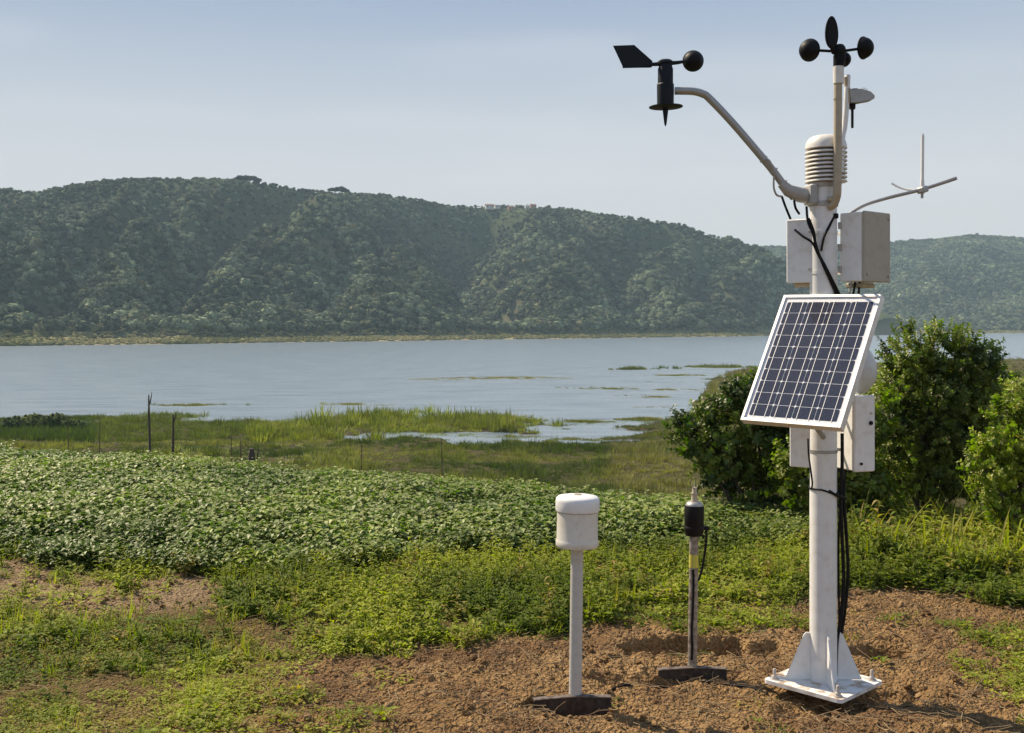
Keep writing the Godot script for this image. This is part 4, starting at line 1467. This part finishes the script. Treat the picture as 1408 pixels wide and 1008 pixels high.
	# --- light sensor on the second tube behind
	obj("sensor_tube", curve([mp(1165.5, 104, 0.02), mp(1165, 120, 0.03), mp(1163.5, 150, 0.03), mp(1161, 175, 0.03), mp(1158, 192, 0.04), mp(1156, 235, 0.06)], 0.0125, 12, 4), M.white, R)
	mb = MB.new()
	mb.tube([mp(1163, 106, 0.03), mp(1166, 128, 0.03), mp(1166, 142, 0.03)], [0.009, 0.014, 0.012], 10)
	obj("tube_clip", mb.mesh(), M.beige, R)
	mb = MB.new()
	var lp := PackedVector2Array()
	for q in [[1164, 126], [1180, 125], [1193, 129], [1198, 134], [1198, 138], [1194, 140], [1178, 143], [1166, 144]]:
		var p3 := mp(q[0], q[1], 0.0)
		lp.append(Vector2(p3.x, p3.y))
	mb.prism(lp, 0.05, Transform3D(Basis(), Vector3(0, 0, 0.02)))
	var ls := obj("light_sensor", mb.mesh(), M.galv, R)
	meta(ls, "small wedge shaped light sensor on the rear tube")
	mb = MB.new()
	mb.lathe([Vector2(0.017, 0.0), Vector2(0.017, 0.014), Vector2(0.0, 0.015)], Transform3D(Basis(), mp(1175, 127, 0.02)), 20)
	obj("eye", mb.mesh(), M.slate, ls)
	mb = MB.new()
	var dome := []
	for i in 8:
		dome.append(Vector2(0.024 * cos(PI / 2 * i / 7.0), 0.022 * sin(PI / 2 * i / 7.0)))
	mb.lathe(dome, Transform3D(Basis(Vector3(0, 0, 1), -0.3), mp(1187, 127.5, 0.02)), 20)
	obj("dome", mb.mesh(), M.clear, ls)
	mb = MB.new()
	mb.tube([mp(1172, 143, 0.02), mp(1172, 150, 0.02), mp(1172, 151, 0.02), mp(1172, 176, 0.02)], [0.014, 0.013, 0.006, 0.0055], 10)
	obj("probe", mb.mesh(), M.rubber, ls)
	# --- antenna on the right
	obj("antenna_arm", curve([mp(1160, 300, -0.02), mp(1178, 288, -0.02), mp(1195, 280, -0.02), mp(1225, 271, -0.02), mp(1262, 262, -0.02), mp(1290, 253.5, -0.02), mp(1315, 245, -0.02)], [0.007, 0.007, 0.007, 0.0075, 0.0075, 0.0075, 0.0075, 0.0075, 0.0075, 0.0075, 0.0075, 0.0075, 0.008, 0.008, 0.008, 0.008, 0.008, 0.008, 0.008, 0.008, 0.008, 0.008, 0.0085, 0.0085, 0.0085], 10, 4), M.galv, R)
	mb = MB.new()
	mb.tube([mp(1268, 266, -0.02), mp(1268.2, 248, -0.02), mp(1268.3, 247.5, -0.02), mp(1268.8, 188, -0.02), mp(1269, 184, -0.02)], [0.011, 0.009, 0.0072, 0.0068, 0.003], 12)
	var ant := obj("antenna", mb.mesh(), M.white, R)
	mb = MB.new()
	mb.cbox(Vector3(0.042, 0.028, 0.04), 0.006, Transform3D(Basis(Vector3(0, 0, 1), 0.25) * Basis(Vector3.UP, 0.6), mp(1268.5, 261, -0.02)))
	obj("clamp", mb.mesh(), M.cast, ant)
	obj("stub", bar(mp(1268, 262, -0.02), mp(1268, 272.5, -0.02), 0.006, 10), M.cast, ant)
	obj("whip", curve([mp(1262, 261.5, -0.03), mp(1247, 260.5, -0.06), mp(1235, 257, -0.08), mp(1226, 252, -0.09)], 0.0045, 8, 4), M.white, ant)
	# --- cabinets: two above, two below
	var view := atan2(MAST.x, -MAST.z)
	var ub := mp(1187, 341, -0.03)
	var big := cabinet("control_cabinet", R, Vector3(0.195, 0.298, 0.108), Transform3D(Basis(Vector3.UP, 0.98 - view), ub), M.door, [[0.42, -0.42, 0.006, false], [0.42, 0.42, 0.005, false], [-0.42, -0.40, 0.006, false]])
	for s in [-0.32, 0.0, 0.32]:
		mb = MB.new()
		mb.cbox(Vector3(0.02, 0.03, 0.012), 0.002, Transform3D(Basis(), Vector3(-0.100, 0.298 * s, -0.05)))
		obj("hinge", mb.mesh(), M.bolt, big)
	mb = MB.new()
	mb.cbox(Vector3(0.09, 0.02, 0.09), 0.004, Transform3D(Basis(), Vector3(0.0, -0.165, -0.015)))
	obj("gland_plate", mb.mesh(), M.beige, big)
	for q in [[1171.0, 1166.0], [1176.0, 1172.0], [1182.0, 1180.0]]:
		obj("cable_lead", bar(mp(q[0], 388, 0.0), mp(q[1], 412, 0.0), 0.005, 8), M.rubber if q[0] > 1175.0 else M.cast, R)
	var sb := cabinet("small_cabinet", R, Vector3(0.115, 0.272, 0.075), Transform3D(Basis(Vector3.UP, -0.35 - view), mp(1106, 346, -0.06)), M.box, [[0.40, -0.30, 0.005, false], [0.40, 0.30, 0.005, false]])
	mb = MB.new()
	mb.cbox(Vector3(0.10, 0.02, 0.06), 0.004, Transform3D(Basis(), Vector3(0.012, -0.147, 0.0)))
	obj("gland_plate", mb.mesh(), M.beige, sb)
	cabinet("battery_cabinet", R, Vector3(0.10, 0.325, 0.12), Transform3D(Basis(Vector3.UP, 0.62 - view), mp(1174, 594, -0.05)), M.box, [[0.28, 0.14, 0.009, true], [-0.22, -0.40, 0.006, true], [0.3, 0.27, 0.004, false]])
	cabinet("lower_cabinet", R, Vector3(0.105, 0.27, 0.07), Transform3D(Basis(Vector3.UP, -0.30 - view), mp(1108, 598, -0.07)), M.box, [[0.38, -0.35, 0.005, false]])
	for q in [[320.0, -1.0], [375.0, -1.0], [560.0, -1.0], [620.0, -1.0]]:
		mb = MB.new()
		mb.lathe([Vector2(0.0585, -0.007), Vector2(0.0605, -0.007), Vector2(0.0605, 0.007), Vector2(0.0585, 0.007)], Transform3D(Basis(), Vector3(0, mp(1133, q[0]).y, 0)), 32)
		mb.cbox(Vector3(0.12, 0.014, 0.012), 0.002, Transform3D(Basis(), Vector3(0.06, mp(1133, q[0]).y, -0.055)))
		obj("mounting_band", mb.mesh(), M.galv if q[0] > 400.0 else M.white, R)
	# round pale cover behind the panel
	mb = MB.new()
	mb.lathe([Vector2(0.0, 0.055), Vector2(0.05, 0.05), Vector2(0.09, 0.03), Vector2(0.112, 0.0), Vector2(0.116, -0.004), Vector2(0.116, -0.012), Vector2(0.0, -0.012)], Transform3D(axis_to(Vector3(0.62, 0.15, 0.75)), mp(1182, 506, -0.10)), 36)
	obj("round_cover", mb.mesh(), M.cover, R)
	solar_panel(R)
	# --- cables on the mast
	for p in [
		[mp(1075, 270, 0.02), mp(1080, 284, 0.03), mp(1087, 301, 0.0)],
		[mp(1092, 276, 0.03), mp(1094, 286, 0.04), mp(1099, 294, 0.02)],
		[mp(1109, 284, 0.04), mp(1111, 305, 0.05), mp(1118, 322, 0.06), mp(1124, 345, 0.066), mp(1138, 372, 0.066), mp(1154, 406, 0.05)],
		[mp(1112, 300, 0.05), mp(1119, 318, 0.06), mp(1122, 336, 0.066), mp(1130, 360, 0.068), mp(1140, 382, 0.064), mp(1151, 407, 0.05)],
		[mp(1093, 316, 0.0), mp(1104, 325, 0.03), mp(1117, 334, 0.055), mp(1126, 352, 0.067), mp(1141, 378, 0.068), mp(1156, 408, 0.05)],
		[mp(1147, 297, 0.045), mp(1141, 310, 0.06), mp(1133, 326, 0.066), mp(1129, 345, 0.067)]]:
		obj("cable", curve(p, 0.0055, 8, 6), M.rubber, R)
	mb = MB.new()
	mb.cbox(Vector3(0.022, 0.022, 0.018), 0.003, Transform3D(Basis(), mp(1149, 297, 0.045)))
	obj("cable_gland", mb.mesh(), M.rubber, R)
	for p in [[mp(1053, 219, 0.05), mp(1058, 221, 0.06), mp(1063, 232, 0.05), mp(1064, 240, 0.03)], [mp(1064, 242, 0.05), mp(1064, 258, 0.04), mp(1068, 268, 0.03), mp(1075, 270, 0.03)]]:
		obj("cable", curve(p, 0.0045, 8, 6), M.cast, R)
	# down the right side of the pole
	obj("cable", curve([mp(1158, 596, 0.0), mp(1158, 640, 0.02), mp(1156, 680, 0.02), mp(1158, 740, 0.01), mp(1160, 800, 0.0), mp(1156, 850, 0.0), mp(1151, 884, 0.0), mp(1149, 930, 0.01)], 0.0075, 10, 6), M.rubber, R)
	obj("cable", curve([mp(1162, 646, -0.02), mp(1160, 680, 0.0), mp(1164, 740, -0.01), mp(1166, 790, -0.01), mp(1161, 845, -0.01), mp(1155, 882, -0.01), mp(1153, 925, -0.01)], 0.0075, 10, 6), M.rubber, R)
	obj("cable", curve([mp(1156, 690, -0.02), mp(1153, 740, -0.02), mp(1153, 800, -0.03), mp(1154, 860, -0.02), mp(1152, 890, -0.02)], 0.005, 8, 5), M.rubber, R)
	obj("cable", curve([mp(1111, 603, 0.03), mp(1112, 625, 0.04), mp(1115, 648, 0.05), mp(1117, 664, 0.045), mp(1116, 672, 0.03)], 0.004, 8, 5), M.rubber, R)
	# the strap round the pole
	var ring := []
	for i in 33:
		var a := TAU * i / 32
		var x := cos(a) * 0.0605
		ring.append(Vector3(x, mp(1133, 671).y - 0.022 * clampf((x + 0.02) / 0.06, 0, 1) * clampf(sin(a) + 0.3, 0, 1), sin(a) * 0.0605))
	mb = MB.new()
	mb.tube(ring, 0.0045, 6, false)
	obj("strap", mb.mesh(), M.rubber, R)
	obj("strap_tail", curve([mp(1140, 675, 0.06), mp(1150, 681, 0.05), mp(1160, 684, 0.01), mp(1163, 686, -0.01)], 0.006, 8, 4), M.rubber, R)

func solar_panel(R: Node3D) -> void:
	var x := Vector3(0.7146, -0.0092, 0.6995).normalized()
	var y := Vector3(0.3857, 0.8394, -0.383)
	y = (y - x * y.dot(x)).normalized()
	var z := x.cross(y)
	var wv := 0.455
	var hv := 0.631
	var o := mp(1116.7, 494.3, 0.21)
	var W := wv * 0.5
	var H := hv * 0.5
	var mb := MB.new()
	var ft := 0.034
	var fw := 0.014
	for s in [-1.0, 1.0]:
		mb.cbox(Vector3(fw, hv, ft), 0.0015, Transform3D(Basis(), Vector3(s * (W - fw * 0.5), 0, 0)))
		mb.cbox(Vector3(wv - fw * 2.0, fw, ft), 0.0015, Transform3D(Basis(), Vector3(0, s * (H - fw * 0.5), 0)))
	var p := obj("solar_panel", mb.mesh(), M.alu, R)
	meta(p, "tilted dark blue solar panel in a pale metal frame")
	p.transform = Transform3D(Basis(x, y, z), o)
	mb = MB.new()
	mb.cbox(Vector3(wv - fw * 1.9, hv - fw * 1.9, 0.004), 0.0, Transform3D(Basis(), Vector3(0, 0, 0.008)))
	obj("backsheet", mb.mesh(), M.backsheet, p)
	var iw := wv - fw * 2.0 - 0.026
	var ih := hv - fw * 2.0 - 0.034
	var cols := 4
	var rows := 10
	var cw := iw / cols
	var chh := ih / rows
	mb = MB.new()
	var g := 0.0036
	var cc := 0.004
	var cell := PackedVector2Array([Vector2(-cw / 2 + g / 2 + cc, -chh / 2 + g / 2), Vector2(cw / 2 - g / 2 - cc, -chh / 2 + g / 2), Vector2(cw / 2 - g / 2, -chh / 2 + g / 2 + cc), Vector2(cw / 2 - g / 2, chh / 2 - g / 2 - cc), Vector2(cw / 2 - g / 2 - cc, chh / 2 - g / 2), Vector2(-cw / 2 + g / 2 + cc, chh / 2 - g / 2), Vector2(-cw / 2 + g / 2, chh / 2 - g / 2 - cc), Vector2(-cw / 2 + g / 2, -chh / 2 + g / 2 + cc)])
	mb.prism(cell, 0.0012, Transform3D())
	var cm := mb.mesh()
	for i in cols:
		for j in rows:
			var q := obj("solar_cell", cm, M.cell, p)
			q.position = Vector3(-iw / 2 + cw * (i + 0.5), -ih / 2 + chh * (j + 0.5) - 0.003, 0.0108)
	mb = MB.new()
	mb.cbox(Vector3(0.0022, ih + 0.008, 0.0008), 0.0, Transform3D())
	var bm := mb.mesh()
	for i in cols:
		for s in [-0.27, 0.27]:
			var q := obj("busbar", bm, M.busbar, p)
			q.position = Vector3(-iw / 2 + cw * (i + 0.5 + s), -0.003, 0.0119)
	mb = MB.new()
	mb.flat_quad(Vector3(-W + fw, -H + fw, 0.0142), Vector3(W - fw, -H + fw, 0.0142), Vector3(W - fw, H - fw, 0.0142), Vector3(-W + fw, H - fw, 0.0142), Vector3(0, 0, 1))
	obj("glass", mb.mesh(), M.glass, p)
	mb = MB.new()
	mb.cbox(Vector3(0.11, 0.09, 0.02), 0.003, Transform3D(Basis(), Vector3(0, H * 0.55, -0.006)))
	obj("junction_box", mb.mesh(), M.rubber, p)
	# the arms that carry it
	var inv: Basis = p.transform.basis
	for q in [[0.13, 520.0], [-0.20, 604.0]]:
		var a: Vector3 = p.transform * Vector3(0.0, q[0] * 1.0, -0.012)
		obj("panel_bracket", bar(a, Vector3(0, mp(1133, q[1]).y, 0.03), 0.012, 10), M.galv, R)

# ---------------------------------------------------------------- small instruments
func foot_plates(root: Node3D, lx: float, lz: float, rx: float, rz: float, top: float, low: float) -> void:
	for q in [[lx, lz], [rx, rz]]:
		var a := Vector3(0, 0, 0.0)
		var b := Vector3(q[0], 0, q[1])
		var x := (b - a).normalized()
		var l := (b - a).length()
		var mb := MB.new()
		var bs := Basis(x, Vector3.UP, x.cross(Vector3.UP))
		mb.cbox(Vector3(l, top - low, 0.010), 0.002, Transform3D(bs, (a + b) * 0.5 + Vector3(0, (top + low) * 0.5, 0.026)))
		var o := obj("foot_plate", mb.mesh(), M.dark_steel, root)
		mb = MB.new()
		mb.cbox(Vector3(l, 0.006, 0.034), 0.002, Transform3D(bs, (a + b) * 0.5 + Vector3(0, top + 0.0035, 0.018)))
		obj("flange", mb.mesh(), M.dusty_steel, o)

func rain_gauge() -> void:
	var d := 4.66
	var base := Vector3((791.0 - 704.0) / F * d, 0.0, -d)
	var R := thing("rain_gauge", "white cylindrical rain gauge with a rounded lid on a thin grey post", "rain gauge", base)
	var k := d / F
	var yy := func(py: float) -> float: return EYE - (py - HY) * k
	var lean := Basis(Vector3(0, 0, 1), -0.012)
	var xf := Transform3D(lean, Vector3.ZERO)
	var mb := MB.new()
	mb.lathe([Vector2(0.0275, -0.08), Vector2(0.0265, yy.call(752))], xf, 28)
	obj("post", mb.mesh(), M.grey_post, R)
	mb = MB.new()
	mb.lathe([Vector2(0.0, yy.call(751)), Vector2(0.088, yy.call(751)), Vector2(0.0915, yy.call(749.5)), Vector2(0.0915, yy.call(744)), Vector2(0.089, yy.call(741.5)), Vector2(0.0875, yy.call(740)), Vector2(0.0870, yy.call(703)), Vector2(0.0, yy.call(703))], xf, 48)
	obj("housing", mb.mesh(), M.housing, R)
	mb = MB.new()
	mb.lathe([Vector2(0.086, yy.call(702.5)), Vector2(0.0925, yy.call(702)), Vector2(0.094, yy.call(700)), Vector2(0.094, yy.call(688.5)), Vector2(0.0915, yy.call(685)), Vector2(0.084, yy.call(682.5)), Vector2(0.06, yy.call(681)), Vector2(0.022, yy.call(680.2)), Vector2(0.0, yy.call(680))], xf, 48)
	obj("lid", mb.mesh(), M.white, R)
	mb = MB.new()
	mb.lathe([Vector2(0.016, yy.call(680.3)), Vector2(0.016, yy.call(679.2)), Vector2(0.0, yy.call(679))], xf, 20)
	obj("screw_cap", mb.mesh(), M.beige, R)
	foot_plates(R, -0.178, 0.045, 0.15, 0.01, 0.024, -0.085)

func soil_probe() -> void:
	var d := 5.06
	var base := Vector3((952.0 - 704.0) / F * d, 0.0, -d)
	var R := thing("soil_sensor", "slim soil sensor post with a black cylindrical head behind the rain gauge", "sensor", base)
	var k := d / F
	var yy := func(py: float) -> float: return EYE - (py - HY) * k
	var xf := Transform3D(Basis(Vector3(0, 0, 1), -0.012), Vector3.ZERO)
	var mb := MB.new()
	mb.lathe([Vector2(0.022, -0.06), Vector2(0.0205, yy.call(735))], xf, 24)
	obj("post", mb.mesh(), M.worn_post, R)
	mb = MB.new()
	mb.lathe([Vector2(0.0, yy.call(736)), Vector2(0.040, yy.call(736)), Vector2(0.042, yy.call(734)), Vector2(0.042, yy.call(729)), Vector2(0.045, yy.call(728)), Vector2(0.045, yy.call(724)), Vector2(0.0425, yy.call(723)), Vector2(0.0445, yy.call(722)), Vector2(0.0445, yy.call(697)), Vector2(0.042, yy.call(695)), Vector2(0.0, yy.call(695))], xf, 36)
	obj("sensor_head", mb.mesh(), M.rubber, R)
	mb = MB.new()
	mb.lathe([Vector2(0.041, yy.call(695)), Vector2(0.040, yy.call(693.5)), Vector2(0.034, yy.call(691)), Vector2(0.026, yy.call(689.5)), Vector2(0.0, yy.call(689))], xf, 30)
	obj("head_cap", mb.mesh(), M.galv, R)
	mb = MB.new()
	mb.lathe([Vector2(0.019, yy.call(689.5)), Vector2(0.015, yy.call(686)), Vector2(0.0135, yy.call(680)), Vector2(0.015, yy.call(679.5)), Vector2(0.015, yy.call(678)), Vector2(0.012, yy.call(677)), Vector2(0.010, yy.call(670)), Vector2(0.0, yy.call(670))], xf, 20)
	obj("stem", mb.mesh(), M.beige, R)
	for q in [[-0.010, 0.006, 664.0], [0.011, 0.004, 666.0], [0.0, -0.01, 663.0]]:
		obj("prong", bar(xf * Vector3(q[0] * 0.7, yy.call(672), q[1]), xf * Vector3(q[0] * 1.4, yy.call(q[2]), q[1]), 0.0025, 6), M.clear if q[0] == 0.0 else M.beige, R)
	mb = MB.new()
	mb.cbox(Vector3(0.034, 0.018, 0.022), 0.004, Transform3D(Basis(), xf * Vector3(0.052, yy.call(726), 0.0)))
	obj("side_clamp", mb.mesh(), M.rubber, R)
	mb = MB.new()
	mb.lathe([Vector2(0.0212, yy.call(780)), Vector2(0.0218, yy.call(780)), Vector2(0.0214, yy.call(762)), Vector2(0.0208, yy.call(762))], xf, 24)
	obj("tape", mb.mesh(), M.yellow, R)
	obj("cable", curve([xf * Vector3(-0.006, yy.call(782), 0.021), xf * Vector3(-0.004, yy.call(800), 0.024), xf * Vector3(-0.005, yy.call(830), 0.025), xf * Vector3(-0.009, yy.call(865), 0.024), xf * Vector3(-0.006, yy.call(888), 0.026), xf * Vector3(-0.008, yy.call(905), 0.026)], 0.006, 8, 5), M.rubber, R)
	obj("cable", curve([xf * Vector3(0.056, yy.call(729), 0), xf * Vector3(0.058, yy.call(742), -0.005), xf * Vector3(0.050, yy.call(765), -0.01), xf * Vector3(0.040, yy.call(785), -0.012), xf * Vector3(0.024, yy.call(800), -0.014)], 0.0055, 8, 5), M.rubber, R)
	foot_plates(R, -0.165, 0.035, 0.15, 0.02, 0.02, -0.05)

func cables() -> void:
	# a black cable half trodden into the soil, from the rain gauge past the sensor to the mast
	var pts := []
	for q in [[836, 948], [862, 941], [885, 935], [905, 932], [935, 935], [965, 936], [1000, 938], [1030, 944], [1055, 950]]:
		var d: float = F * EYE / (q[1] - HY)
		var x: float = (q[0] - 704.0) / F * d
		pts.append(Vector3(x, ground_h(x, d) + 0.004, -d))
	var o := obj("ground_cable", curve(pts, 0.006, 8, 6), M.rubber)
	meta(o, "thin black cable lying across the brown soil between the posts", "cable")
